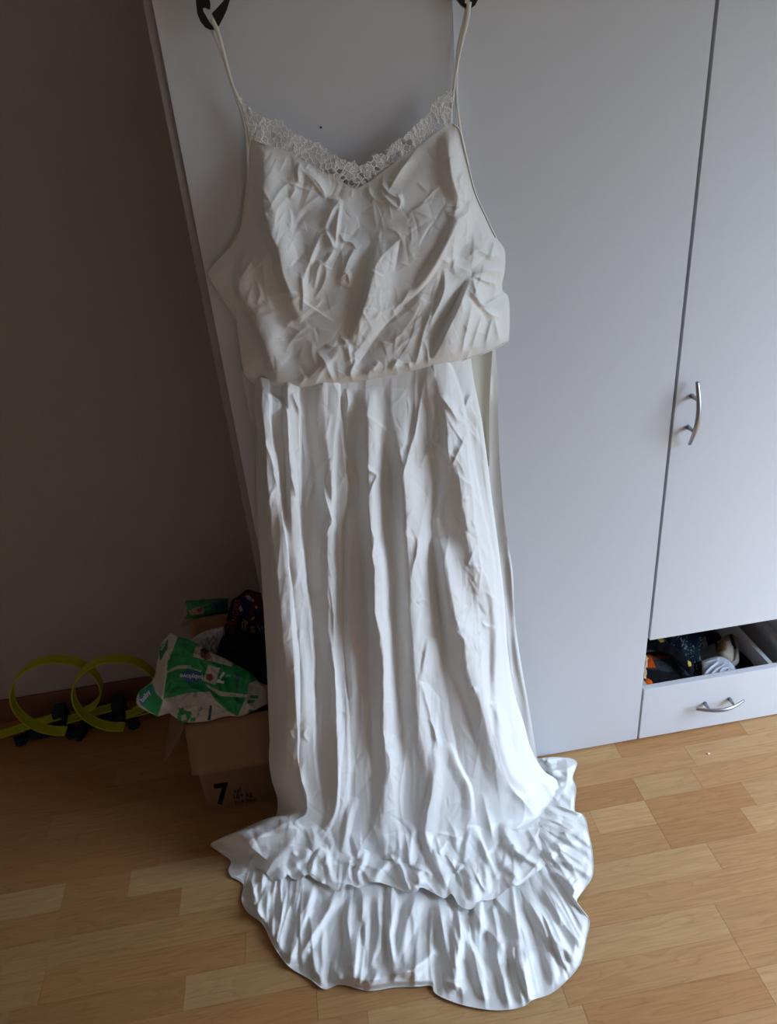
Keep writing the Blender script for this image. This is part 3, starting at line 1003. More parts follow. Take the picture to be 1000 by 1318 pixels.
# --- front skirt
fT = [(326, 484), (361, 490), (400, 490), (440, 486), (509, 472), (555, 464), (606, 448)]
fL = [(326, 484), (328, 498), (327, 520), (331, 557), (333, 600), (333, 660), (336, 700), (338, 750), (340, 800), (343, 850), (345, 900), (347, 950), (346, 978), (350, 1005), (357, 1030),
      (354, 1052), (342, 1060), (322, 1063), (298, 1074), (271, 1087), (284, 1098), (297, 1109), (294, 1121), (300, 1130), (308, 1127)]
fR = [(606, 448), (608, 470), (612, 500), (620, 540), (627, 590), (633, 640), (641, 700), (649, 770), (655, 850), (664, 900), (674, 930), (684, 965), (700, 992), (717, 1005), (717, 1034),
      (702, 1044), (704, 1070), (706, 1105), (699, 1117)]
fB = [(308, 1127), (325, 1119), (340, 1116), (350, 1123), (358, 1132), (368, 1128), (371, 1121), (385, 1131), (399, 1124), (412, 1133), (425, 1139), (438, 1147), (447, 1138), (462, 1143), (480, 1135), (507, 1142),
      (527, 1149), (535, 1148), (541, 1142), (552, 1146), (561, 1151), (572, 1156), (580, 1150), (592, 1166), (606, 1170), (616, 1160), (632, 1158), (645, 1151), (656, 1142), (668, 1139), (684, 1127), (699, 1117)]
NU, NV = 400, 560
px, s, t = coons(fT, fB, fL, fR, NU, NV)
SK = [
    # long fall folds (crest line, left width, right width, height, share of the height left where the fold drops off)
    ([(334, 540), (340, 590), (345, 630), (349, 670), (353, 710), (359, 755), (363, 800), (366, 850), (368, 900), (369, 960), (372, 1005), (378, 1050)], (20, 28), (34, 36), 0.060, 0.42),
    ([(329, 490), (329, 520), (331, 550), (338, 590), (346, 640), (352, 690)], 10, (17, 14), 0.030, 0.55),
    ([(363, 640), (369, 690), (374, 730), (379, 765), (383, 805), (385, 860), (386, 920), (386, 980), (384, 1040)], 5, 5, -0.0055),
    ([(351, 600), (362, 660), (367, 690), (372, 720)], 10, 4, 0.006), ([(334, 560), (345, 580), (352, 600), (360, 616)], 7, 4, 0.006), ([(349, 592), (354, 620), (362, 640)], 6, 4, 0.005),
    ([(369, 490), (370, 520), (371, 560), (372, 600), (373, 650), (376, 700)], 7, (13, 13), 0.026, 0.6),
    ([(375, 506), (384, 526), (391, 540)], 4, 6, 0.005), ([(372, 610), (377, 625), (381, 640)], 5, 3, 0.005),
    ([(384, 505), (388, 560), (396, 600), (400, 626)], 5, 7, 0.003),
    ([(415, 500), (420, 560), (425, 600), (428, 640), (424, 660), (421, 700), (420, 745), (421, 790), (424, 830), (429, 880), (433, 930), (436, 1000), (434, 1050), (424, 1085)], (22, 24), (20, 10), 0.030, 0.5),
    ([(414, 600), (419, 640), (426, 665), (432, 685)], 5, 4, 0.008), ([(427, 672), (421, 682), (418, 690)], 4, 4, 0.007), ([(420, 742), (426, 780), (432, 830)], 3, 5, 0.006),
    ([(420, 742), (419, 765), (425, 790)], 3, 5, 0.004), ([(424, 815), (430, 860), (431, 900), (431, 930)], 4, 6, 0.008),
    ([(405, 760), (402, 810), (408, 860), (412, 872)], 5, 8, 0.005), ([(412, 850), (415, 900), (414, 960), (412, 1020)], 12, 12, 0.006),
    ([(446, 500), (440, 530), (436, 580), (433, 640), (434, 760), (437, 860), (441, 940), (438, 1000)], (6, 8), (16, 16), -0.018),
    ([(447, 500), (449, 520), (445, 536)], 4, 5, 0.007), ([(441, 555), (446, 590), (452, 600), (462, 640)], 5, 5, 0.004), ([(450, 720), (454, 760), (451, 840), (452, 880), (446, 950), (440, 1020), (436, 1062)], 8, 10, 0.011),
    ([(470, 500), (474, 540), (474, 590), (475, 640), (478, 700), (484, 740), (484, 790), (490, 820), (493, 870), (494, 940), (497, 1000), (494, 1050), (493, 1074), (506, 1094), (531, 1116)], (16, 22), 27, 0.050),
    ([(470, 596), (475, 605), (485, 612), (480, 625), (475, 640)], 4, 5, 0.007), ([(476, 680), (482, 690), (481, 712)], 4, 4, 0.005), ([(456, 712), (463, 730), (466, 760), (467, 800)], 5, 8, 0.004),
    ([(464, 712), (468, 724)], 3, 4, 0.003),
    ([(493, 940), (496, 955), (494, 968)], 4, 5, 0.007), ([(507, 946), (500, 958), (495, 966)], 3, 4, 0.006), ([(496, 962), (502, 980), (498, 1010)], 4, 6, 0.006),
    ([(494, 500), (499, 600), (502, 700), (508, 800), (511, 900), (513, 1000), (512, 1060)], 10, 12, -0.010),
    ([(505, 500), (505, 530), (510, 560), (519, 600), (523, 640), (525, 690), (526, 740), (528, 800), (533, 860), (537, 920), (546, 960), (553, 1000), (549, 1040), (547, 1070)], 24, 34, 0.044),
    ([(545, 488), (540, 520), (534, 560), (526, 590), (517, 615), (513, 640)], 5, 8, 0.007), ([(556, 572), (548, 585), (541, 602)], 4, 7, 0.005), ([(537, 650), (530, 660), (524, 668)], 4, 6, 0.004),
    ([(538, 690), (535, 715), (530, 732), (528, 745)], 4, 7, 0.008), ([(551, 820), (548, 845), (543, 870), (541, 876)], 4, 18, 0.010), ([(541, 878), (548, 900), (554, 920), (560, 940)], 4, 16, 0.008),
    ([(553, 924), (560, 940), (565, 962)], 4, 5, 0.007), ([(546, 770), (536, 776)], 3, 4, 0.004),
    ([(556, 480), (562, 520), (566, 560), (562, 620), (556, 680), (560, 740), (567, 800), (574, 860), (581, 920), (590, 970), (600, 1010)], 10, 12, -0.012),
    ([(560, 484), (572, 530), (582, 590), (592, 640), (603, 690), (613, 735), (622, 780), (627, 815)], 28, 22, 0.024, 0.35),
    ([(566, 508), (577, 522), (584, 534), (590, 545)], 4, 6, 0.006), ([(608, 502), (599, 518), (594, 540)], 4, 6, 0.006), ([(575, 560), (576, 580), (580, 600)], 4, 5, 0.006), ([(602, 553), (592, 575), (582, 600)], 5, 6, 0.008),
    ([(602, 556), (602, 600), (607, 640), (612, 680), (620, 705)], 12, 5, 0.009), ([(578, 610), (570, 640), (562, 668), (556, 690)], 4, 6, 0.004), ([(602, 640), (596, 645)], 3, 4, 0.004), ([(606, 668), (612, 680)], 3, 4, 0.005),
    ([(612, 702), (606, 718), (603, 727), (618, 729)], 3, 5, 0.007), ([(612, 704), (618, 728), (616, 750), (614, 766)], 4, 4, 0.006), ([(604, 742), (610, 758), (615, 766)], 3, 4, 0.005),
    ([(618, 800), (626, 806), (638, 808)], 4, 4, 0.007), ([(610, 818), (622, 808), (628, 804)], 4, 5, 0.006), ([(622, 825), (618, 845), (614, 860)], 4, 7, 0.006),
    ([(569, 690), (576, 725), (583, 770), (588, 800), (598, 830), (600, 856), (608, 884), (616, 906), (625, 932), (634, 965), (645, 995), (656, 1020)], 22, 30, 0.042),
    ([(590, 800), (586, 812), (592, 818), (599, 824)], 4, 5, 0.008), ([(594, 790), (602, 780)], 3, 5, 0.004), ([(597, 855), (601, 862)], 3, 4, 0.005), ([(608, 884), (611, 892)], 3, 4, 0.005),
    ([(618, 730), (628, 752), (637, 790), (639, 830), (638, 880), (643, 930), (650, 970), (662, 1000), (680, 1020), (690, 1050)], 10, 14, 0.020),
    ([(630, 906), (636, 908)], 3, 4, 0.004),
    ([(612, 505), (620, 550), (627, 600), (634, 650), (641, 705), (648, 770), (654, 840), (662, 900), (672, 940)], 8, 8, 0.014),
    ([(638, 660), (643, 740), (648, 820), (656, 880), (668, 930), (686, 970), (703, 998)], 6, 6, -0.006),
    # lower part where the cloth turns onto the floor
    ([(580, 957), (590, 985), (604, 1015), (607, 1062)], 14, 5, 0.014), ([(560, 965), (558, 1010), (550, 1055), (548, 1075), (557, 1105), (570, 1130), (583, 1158)], 8, 16, 0.016),
    ([(607, 1062), (613, 1072), (626, 1100), (640, 1132)], 9, 5, 0.012), ([(607, 1062), (601, 1090), (596, 1112)], 5, 8, 0.010), ([(596, 1112), (604, 1130), (610, 1160)], 6, 6, 0.010),
    ([(585, 1125), (592, 1117), (597, 1113)], 3, 5, 0.007), ([(571, 1100), (586, 1118), (598, 1140)], 5, 8, 0.006), ([(621, 1108), (624, 1128), (627, 1150)], 5, 6, 0.010), ([(645, 1058), (651, 1075), (657, 1090)], 4, 9, 0.009),
    ([(657, 1090), (675, 1102), (699, 1117)], 6, 7, 0.012), ([(636, 1095), (650, 1112), (668, 1135)], 7, 8, 0.010), ([(637, 1096), (630, 1060), (620, 1020)], 7, 9, 0.006), ([(655, 1010), (672, 1030), (690, 1050)], 6, 9, 0.007),
    ([(680, 1065), (690, 1082), (704, 1105)], 5, 6, 0.007), ([(690, 1002), (705, 1012), (716, 1032)], 5, 6, 0.008), ([(686, 975), (700, 1000), (716, 1006)], 5, 6, 0.006), ([(648, 1062), (668, 1068), (690, 1065)], 4, 7, 0.006),
    ([(441, 920), (437, 1000), (430, 1050), (415, 1078), (402, 1095)], (14, 12), 5, 0.013), ([(456, 1026), (448, 1054), (438, 1098)], 6, 8, 0.012), ([(478, 960), (470, 1000), (474, 1040), (472, 1080)], 10, 12, 0.005),
    ([(386, 1061), (376, 1082), (362, 1098), (340, 1114)], 10, 8, 0.010), ([(385, 1058), (370, 1068), (352, 1075), (322, 1080), (295, 1084)], 8, 10, 0.006), ([(402, 1095), (385, 1110), (372, 1120)], 8, 6, 0.010),
    ([(375, 1096), (382, 1102)], 3, 4, 0.005), ([(342, 1070), (325, 1090), (316, 1112)], 6, 10, 0.004), ([(330, 1098), (318, 1118)], 4, 7, 0.005), ([(310, 1105), (322, 1114), (330, 1118)], 4, 5, 0.005),
    ([(415, 1090), (405, 1108), (400, 1126)], 4, 9, 0.014), ([(417, 1090), (421, 1112), (428, 1138)], 8, 4, 0.010), ([(472, 1094), (466, 1112), (460, 1122), (464, 1140)], 6, 7, 0.012), ([(452, 1098), (448, 1120), (452, 1138)], 8, 6, 0.008),
    ([(458, 1115), (448, 1112)], 3, 4, 0.006), ([(503, 1104), (490, 1120), (478, 1137)], 9, 9, 0.013), ([(509, 1104), (518, 1120), (527, 1146)], 10, 5, 0.012), ([(500, 1100), (507, 1110)], 3, 4, 0.006), ([(538, 1120), (541, 1140)], 5, 6, 0.010),
    ([(531, 1116), (545, 1120), (556, 1128)], 5, 7, 0.008), ([(372, 938), (376, 948), (380, 952)], 3, 4, 0.003), ([(371, 965), (378, 975), (376, 990)], 4, 5, 0.004), ([(398, 935), (392, 945), (400, 955)], 3, 4, 0.003), ([(386, 985), (392, 1020), (398, 1040)], 4, 6, 0.008),
    ([(347, 765), (350, 790), (346, 810), (350, 840)], 4, 7, 0.004), ([(343, 820), (352, 850), (358, 880)], 5, 9, 0.004), ([(464, 885), (468, 910), (466, 928)], 3, 6, 0.005), ([(523, 900), (517, 930), (512, 950)], 4, 7, 0.004),
    ([(528, 940), (520, 985), (515, 1030), (524, 1080)], 9, 10, 0.005), ([(531, 1060), (529, 1090), (530, 1116)], 8, 8, 0.005), ([(604, 905), (612, 930), (616, 950)], 4, 6, 0.005),
]
def soften(st, a, b):
    c_ = np.mean(np.array(st[0]), axis=0)
    if 575 < c_[0] < 648 and 630 < c_[1] < 880:      # fine crumples on the steep right-hand fold
        a, b = 1.3, 0.75
    f = lambda v: tuple(q * a for q in v) if isinstance(v, tuple) else v * a
    return st if len(st) > 4 or abs(st[3]) > 0.011 else (st[0], f(st[1]), f(st[2]), st[3] * b)
SK = [soften(st, 1.6, 1.3) for st in SK]
rs = rand_strokes(39, 150, (335, 500, 645, 1050), 9, 34, 88, 40, 0.0016, 2.2, 7) + rand_strokes(31, 130, (335, 500, 640, 1060), 14, 60, 96, 26, 0.0028, 4, 15)
rs += rand_strokes(36, 46, (520, 520, 645, 950), 16, 60, 62, 14, 0.0042, 4, 15) + rand_strokes(37, 50, (340, 520, 560, 1000), 14, 50, 118, 14, 0.0034, 4, 14)
rs += rand_strokes(33, 60, (335, 520, 640, 1000), 80, 220, 92, 5, 0.0055, 9, 26)
rs += rand_strokes(34, 24, (320, 1060, 690, 1140), 20, 50, 75, 30, 0.004, 5, 14)
wp = px.copy()
wp[..., 0] += 4 * vnoise(px[..., 0] / 22, px[..., 1] / 110, 81) + 2.0 * vnoise(px[..., 0] / 11, px[..., 1] / 34, 82) + 0.9 * vnoise(px[..., 0] / 6, px[..., 1] / 9, 83)
low = sstep(px[..., 1], 1050, 1095)
rlow = rand_strokes(38, 90, (325, 1062, 695, 1150), 18, 55, 78, 34, 0.0075, 5, 20)
dis0 = low * (0.011 * facets(px[..., 0] + 0.2 * px[..., 1], 0.62 * px[..., 1], 60, 23, 0.5, 0.025) - 0.006 * facets(px[..., 0], 0.8 * px[..., 1], 61, 15, 0.4, 0.025)) + crease(px, rlow)
dis = dis0 + crease(wp, SK) * (1 + 0.5 * vnoise(px[..., 0] / 30, px[..., 1] / 90, 84)) + crease(px, rs)
wx = px[..., 0] + 7 * vnoise(px[..., 0] / 50, px[..., 1] / 70, 73)
dis += 0.0016 * facets(wx, 0.16 * px[..., 1], 55, 17) - 0.0014 * facets(wx, 0.25 * px[..., 1], 56, 13) + 0.0012 * facets(wx + 0.3 * px[..., 1], 0.6 * px[..., 1], 57, 15)
V_ = px[..., 1]
stand = np.interp(V_, [480, 560, 700, 850, 950, 1050, 1150], [0.036, 0.046, 0.066, 0.095, 0.125, 0.165, 0.205])
edl = np.clip(s * 9, 0, 1)
edr = np.clip((1 - s) * 9, 0, 1)
eg = np.sqrt(np.clip(edl, 0.0, 1)) * np.sqrt(np.clip(edr, 0.0, 1))
yb_ = base_y(px) - 0.008 - stand * (0.35 + 0.65 * eg)
hf = 0.0055 + (0.004 + 0.014 * np.clip(vnoise(px[..., 0] / 19, px[..., 1] / 400, 91) + 0.2, 0, 1)) * sstep(px[..., 0], 312, 372) * (1 - 0.6 * sstep(px[..., 0], 640, 710))
tf = softmin(t_y(px, yb_), t_z(px, hf), 0.018)
tf = tf - dis * np.clip(np.minimum(np.minimum(s, 1 - s) * 26 + 0.12, 1), 0.1, 1)
tf = np.minimum(tf, t_z(px, 0.004))
mesh_np('skirt', at(px, tf), grid_faces(NV, NU), M_SILK, dress)
sk_px, sk_t = px, tf
tube('skirt_hem', at(px[-1], tf[-1] - 0.0003)[::2], 0.0006, M_SILK, dress, 6)

# --- flounce lying on the floor
pairs = [((308, 1112), (300, 1129)), ((318, 1108), (313, 1138)), ((330, 1106), (311, 1158)), ((340, 1104), (318, 1173)), ((350, 1104), (337, 1188)), ((365, 1104), (352, 1217)), ((385, 1106), (371, 1243)),
         ((405, 1108), (400, 1261)), ((425, 1111), (418, 1273)), ((445, 1112), (436, 1267)), ((470, 1114), (475, 1275)), ((500, 1116), (508, 1270.5)), ((530, 1120), (540, 1269.5)), ((548, 1122), (556, 1269)),
         ((560, 1126), (559, 1277)), ((575, 1130), (582, 1289)), ((600, 1134), (612, 1297)), ((625, 1130), (645, 1300)), ((640, 1126), (676, 1294)), ((650, 1120), (683, 1288)), ((662, 1114), (708, 1279)),
         ((670, 1108), (729, 1262)), ((677, 1101), (746, 1241)), ((682, 1094), (754, 1210)), ((685, 1086), (758, 1183)), ((687, 1080), (742, 1161)), ((688, 1072), (752, 1144)), ((689, 1064), (762, 1128)),
         ((689, 1054), (762, 1095)), ((688, 1040), (758, 1075)), ((686, 1028), (750, 1048)), ((684, 1020), (741, 1046)), ((682, 1010), (741, 1012)), ((680, 1000), (737, 1002)), ((678, 990), (742, 980)), ((678, 978), (712, 974))]
ip = np.array([a for a, b in pairs], float)
op = np.array([b for a, b in pairs], float)
key = np.concatenate([[0], np.cumsum(np.linalg.norm(np.diff(op, axis=0), axis=1) + 2)])
NU, NV = 560, 170
I_, O_ = catmull(ip, NU, key), catmull(op, NU, key)
t = np.linspace(0, 1, NV)[:, None]
px = I_[None] * (1 - t[..., None]) + O_[None] * t[..., None]
s = np.broadcast_to(np.linspace(0, 1, NU)[None], (NV, NU))
t = np.broadcast_to(t, (NV, NU))
FS = [
    ([(344, 1122), (325, 1150), (336, 1186)], 5, 6, 0.010), ([(322, 1128), (330, 1160), (336, 1186)], 4, 5, 0.012), ([(313, 1160), (324, 1162), (333, 1176)], 4, 6, 0.007),
    ([(374, 1130), (366, 1160), (358, 1190), (352, 1220)], 10, 7, 0.016), ([(356, 1134), (346, 1160), (340, 1186)], 6, 7, 0.010),
    ([(402, 1136), (397, 1165), (389, 1192), (379, 1220), (369, 1242)], 9, 7, 0.017), ([(434, 1146), (424, 1170), (409, 1192), (396, 1214), (386, 1232)], 10, 8, 0.017),
    ([(386, 1150), (382, 1180), (378, 1208)], 6, 6, 0.008), ([(421, 1185), (414, 1215), (416, 1240), (416, 1268)], 9, 8, 0.013), ([(397, 1220), (406, 1245), (414, 1266)], 5, 6, 0.007),
    ([(453, 1152), (446, 1180), (451, 1210), (452, 1242)], 8, 12, 0.020), ([(468, 1146), (466, 1180), (460, 1215), (456, 1250)], 7, 8, 0.012),
    ([(488, 1142), (487, 1170), (488, 1200), (483, 1225), (479, 1242)], 8, 8, 0.018), ([(500, 1180), (502, 1210), (506, 1250)], 4, 6, 0.010), ([(513, 1146), (506, 1180), (503, 1210), (510, 1250)], 7, 7, 0.012),
    ([(538, 1148), (528, 1175), (522, 1200), (520, 1248)], 8, 10, 0.017), ([(524, 1150), (517, 1200), (512, 1240)], 5, 6, 0.008),
    ([(430, 1240), (450, 1256), (475, 1262), (500, 1256), (530, 1248), (556, 1226)], 10, 12, 0.016), ([(440, 1262), (430, 1250), (428, 1240)], 6, 8, 0.012), ([(470, 1256), (476, 1268), (486, 1250)], 5, 6, 0.010),
    ([(520, 1248), (540, 1242), (558, 1228)], 6, 8, 0.010), ([(505, 1268), (512, 1254), (530, 1250)], 5, 5, 0.008),
    ([(564, 1152), (568, 1185), (574, 1215), (580, 1240), (586, 1268)], 10, 12, 0.024), ([(590, 1168), (592, 1200), (588, 1240), (588, 1264)], 7, 6, 0.016), ([(572, 1262), (582, 1266), (588, 1270)], 4, 5, 0.010), ([(576, 1160), (584, 1210), (585, 1240)], 5, 6, 0.010),
    ([(606, 1172), (604, 1205), (612, 1240), (621, 1278)], 7, 8, 0.015), ([(610, 1170), (624, 1195), (638, 1208), (640, 1230)], 8, 9, 0.018), ([(637, 1222), (646, 1255), (656, 1294)], 7, 8, 0.015), ([(632, 1160), (637, 1185), (641, 1205)], 6, 6, 0.012),
    ([(642, 1208), (652, 1230), (655, 1240)], 6, 7, 0.010), ([(666, 1206), (660, 1226), (668, 1245)], 5, 8, 0.012), ([(654, 1150), (668, 1185), (676, 1215), (677, 1260), (680, 1285)], 9, 8, 0.017),
    ([(678, 1215), (686, 1248), (692, 1280)], 6, 7, 0.011), ([(673, 1150), (690, 1175), (706, 1202), (730, 1225), (745, 1236)], 9, 9, 0.018), ([(690, 1196), (704, 1230), (712, 1262)], 7, 8, 0.012), ([(712, 1210), (722, 1235), (726, 1258)], 5, 6, 0.009),
    ([(696, 1136), (712, 1165), (730, 1195), (748, 1215)], 8, 8, 0.015), ([(704, 1126), (724, 1150), (744, 1185), (754, 1204)], 7, 7, 0.013), ([(705, 1118), (726, 1130), (742, 1160)], 6, 5, 0.014), ([(738, 1134), (748, 1146)], 5, 5, 0.012), ([(732, 1128), (742, 1150)], 4, 5, 0.010),
    ([(697, 1042), (712, 1050), (730, 1058), (746, 1072)], 6, 7, 0.014), ([(697, 1040), (720, 1045), (742, 1048)], 5, 5, 0.012), ([(722, 1062), (735, 1085), (752, 1100)], 7, 9, 0.010), ([(706, 1100), (730, 1085), (750, 1080)], 7, 9, 0.010), ([(712, 1105), (735, 1112), (760, 1126)], 6, 7, 0.009),
    ([(715, 1080), (724, 1100), (735, 1115)], 4, 5, 0.007), ([(700, 1095), (716, 1100)], 4, 5, 0.007),
    ([(700, 990), (715, 998), (734, 1003)], 5, 6, 0.010), ([(716, 1012), (728, 1004), (738, 1003)], 4, 5, 0.010), ([(720, 1022), (734, 1030), (741, 1040)], 5, 6, 0.008), ([(702, 978), (710, 984)], 4, 5, 0.012), ([(712, 1030), (724, 1018)], 4, 6, 0.006),
]
rs = rand_strokes(41, 30, (335, 1150, 560, 1250), 30, 100, 100, 12, 0.007, 7, 20)
rs += rand_strokes(42, 30, (570, 1160, 740, 1280), 30, 100, 68, 14, 0.007, 7, 20)
rs += rand_strokes(43, 14, (700, 985, 760, 1130), 20, 55, 35, 30, 0.007, 6, 18)
FS = [(st[0], st[1] * 1.5, st[2] * 1.5, st[3] * 0.72, -1) for st in FS]
# gathers running from the seam to the free edge
rf = random.Random(77)
for k_ in range(84):
    s0 = (k_ + rf.random()) / 84
    dr = rf.uniform(-0.014, 0.014)
    a_, b_ = rf.choice(((0.04, 1.0), (0.04, 0.8), (0.25, 1.0), (0.4, 1.0), (0.04, 0.55)))
    line = []
    for q in np.linspace(a_, b_, 5):
        u_ = int(np.clip(s0 + dr * q + 0.004 * math.sin(q * 5 + k_), 0, 1) * (NU - 1))
        line.append(tuple(I_[u_] * (1 - q) + O_[u_] * q))
    w1, w2 = rf.uniform(3.5, 7), rf.uniform(7, 20)
    if rf.random() < 0.3:
        w1, w2 = w2, w1
    FS.append((line, w1, w2, rf.uniform(0.003, 0.0085) * rf.choice((1, 1, -0.7)), -1 if b_ == 1.0 else 0))
sc_ = s * 62
dis = crease(px, FS) + crease(px, rs) + 0.004 * facets(sc_ * 9, px[..., 1] * 0.10 + t * 14, 58, 15) + 0.0016 * facets(px[..., 0], px[..., 1], 59, 15) + 0.002
dis = np.maximum(dis, -0.002)
et = sstep(1 - t, 0.0, 0.10)
# the rolled-up stretch in the middle of the front edge stays high, the rest runs out flat
roll = sstep(px[..., 0], 424, 440) * (1 - sstep(px[..., 0], 545, 560)) * sstep(px[..., 1], 1200, 1245)
hfl = 0.0035 + 0.012 * roll * sstep(1 - t, 0, 0.05) + np.clip(dis, -0.002, 0.05) * (0.45 + 0.55 * et) * sstep(t, 0.0, 0.05)
inner = (1 - sstep(t, 0.0, 0.35)) * 0.004
hfl = hfl - 0.0 * inner
tfl = t_z(px, np.maximum(hfl, 0.003))
fl = mesh_np('flounce', at(px, tfl), grid_faces(NV, NU), M_SILK, dress)
tube('flounce_hem', at(px[-1], tfl[-1] - 0.0004)[::2], 0.0007, M_SILK, dress, 6)

# ------------------------------------------------------------------ cardboard box with its flaps
BX0, BX1, BY0, BY1, BZ = -0.405, -0.172, 0.02, 0.30, 0.312
bx = empty('cardboard_box', (-0.29, 0.16, 0), 'open brown cardboard box printed with a 7, left of the wardrobe', 'box')
box('front_panel', BX0, BX1, BY0, BY0 + 0.004, 0.001, BZ, M_CARD, bx)
box('back_panel', BX0, BX1, BY1 - 0.004, BY1, 0.001, BZ, M_CARD, bx)
box('side_panel', BX0, BX0 + 0.004, BY0 + 0.004, BY1 - 0.004, 0.001, BZ, M_CARD, bx)
box('side_panel', BX1 - 0.004, BX1, BY0 + 0.004, BY1 - 0.004, 0.001, BZ, M_CARD, bx)
box('bottom', BX0 + 0.004, BX1 - 0.004, BY0 + 0.004, BY1 - 0.004, 0.001, 0.006, M_CARD, bx)
def flap(name, a, b, c, d, th=0.0035, round_=0.0):
    """board flap hinged on a-b, free edge d-c, with rounded free corners and a little sag"""
    a, b, c, d = [np.array(v, float) for v in (a, b, c, d)]
    n = np.cross(b - a, d - a)
    n /= np.linalg.norm(n)
    nu, nv = 12, 8
    vs = []
    for sd in (0, 1):
        for j in range(nv):
            for i in range(nu):
                s_, t_ = i / (nu - 1), j / (nv - 1)
                cr = 0.035 * max(0, (abs(2 * s_ - 1) - 0.86) / 0.14) ** 2 if t_ > 0.9 else 0
                tt_ = t_ - cr
                p = (a * (1 - s_) + b * s_) * (1 - tt_) + (d * (1 - s_) + c * s_) * tt_
                p = p + n * (0.004 * math.sin(math.pi * t_) + th * sd)
                vs.append(p)
    f1 = grid_faces(nv, nu)
    f2 = grid_faces(nv, nu, nu * nv)[:, ::-1]
    rim = [i for i in range(nu)] + [i * nu + nu - 1 for i in range(1, nv)] + [(nv - 1) * nu + i for i in range(nu - 2, -1, -1)] + [i * nu for i in range(nv - 2, 0, -1)]
    rim = np.array(rim)
    nx = np.roll(rim, -1)
    f3 = np.stack([rim, nx, nx + nu * nv, rim + nu * nv], -1)
    return mesh_np(name, vs, np.concatenate([f1, f2, f3]), M_CARD, bx, False)
fa, fb_ = P((247, 1000), -0.032), P((346, 978), -0.032)
flap('flap', (BX0, BY0 - 0.001, BZ), (BX1, BY0 - 0.001, BZ), (BX1 + 0.002, -0.032, fa[2]), (fa[0], -0.032, fa[2]))
lc = P((209, 981), 0.055)
flap('flap', (BX0 - 0.001, BY1, BZ), (BX0 - 0.001, BY0, BZ), (lc[0], 0.055, lc[2]), (lc[0] + 0.004, BY1 - 0.02, lc[2] + 0.01))
flap('flap', (BX0, BY1 - 0.002, BZ), (BX1, BY1 - 0.002, BZ), (BX1 - 0.01, BY1 + 0.02, BZ + 0.105), (BX0 + 0.008, BY1 + 0.02, BZ + 0.105))
tl = lambda q: t_y(q, BY0)
p7 = put_text('printed_number', '7', (285.5, 1023), 36, -9, M_INK, bx, tl, bold=0.035, off=0.0008)
for body, c, sz in (('xxl', (305.5, 1017.5), 8.5), ('18+ kg', (312, 1024), 9.5), ('3x18 Stück', (315.5, 1031), 6.5)):
    put_text('printed_lettering', body, c, sz, -10, M_INK, bx, tl, bold=0.01, off=0.0008)

# ------------------------------------------------------------------ things in the box
GR, GR2, WH, WH2 = np.array([0.015, 0.27, 0.085]), np.array([0.01, 0.15, 0.055]), np.array([0.50, 0.465, 0.43]), np.array([0.42, 0.40, 0.39])
def ty_lin(v0, y0, v1, y1):
    return lambda q: t_y(q, np.interp(q[..., 1], [v0, v1], [y0, y1]))
g_polys = [
    (GR, [(229, 818), (246, 824), (260, 832), (284, 842), (302, 854), (326, 868), (330, 876), (320, 880), (318, 896), (306, 922), (294, 916), (276, 900), (270, 890), (240, 892), (226, 896), (210, 900), (214, 870), (216, 850)]),
    (GR2, [(204, 834), (216, 822), (216, 834), (206, 852)]),
    (GR, [(178, 890), (196, 879), (201, 892), (210, 902), (203, 922), (190, 914), (180, 906)]),
    (WH, [(218, 815), (229, 819), (218, 848), (214, 852)]),
    (WH, [(214, 864), (228, 857), (246, 856), (246, 860), (228, 861), (215, 867)]),
    (WH, [(252, 832), (258, 832), (264, 836), (300, 853), (298, 858), (248, 845)]),
    (WH, [(264, 880), (284, 890), (318, 894), (318, 898), (284, 896), (266, 884)]),
    (WH, [(268, 856), (283, 860), (277, 881), (261, 876)]),
    (np.array([0.25, 0.10, 0.09]), [(258, 838), (268, 836), (272, 846), (266, 850), (259, 846)]),
    (np.array([0.05, 0.05, 0.02]), [(257, 836), (263, 834), (270, 839), (264, 843)]),
    (np.array([0.30, 0.06, 0.05]), [(266, 868), (272, 867), (275, 873), (270, 877), (265, 874)]),
    (np.array([0.04, 0.12, 0.32]), [(234, 864), (246, 862), (259, 866), (258, 876), (244, 880), (236, 874)]),
    (np.array([0.05, 0.16, 0.33]), [(178, 900), (193, 885), (196, 890), (183, 908)]),
    (np.array([0.04, 0.10, 0.25]), [(303, 868), (309, 867), (308, 878), (303, 876)]),
    (GR, [(322, 895), (333, 895), (332, 899), (322, 899)]), (GR, [(319, 901), (328, 901), (327, 905), (318, 905)]), (GR, [(320, 913), (326, 913), (325, 920), (319, 920)]),
    (np.array([0.02, 0.03, 0.08]), [(270, 908), (273, 908), (271, 927), (267, 927)]),
    (GR, [(228, 918), (240, 914), (246, 922), (240, 932), (228, 930)]), (WH2, [(233, 921), (239, 919), (240, 926), (234, 928)]),
    (GR, [(230, 912), (236, 911), (237, 918), (231, 918)]), (GR, [(240, 916), (246, 915), (247, 920), (241, 921)]), (GR, [(245, 924), (252, 923), (252, 928), (245, 929)]),
]
def bag_col(px):
    c = np.broadcast_to(WH, px.shape[:-1] + (3,)).copy()
    c[inpoly(px, [(204, 852), (212, 850), (212, 900), (200, 884)])] = np.array([0.50, 0.44, 0.36])
    for col, poly in g_polys:
        c[inpoly(px, poly)] = col
    return c
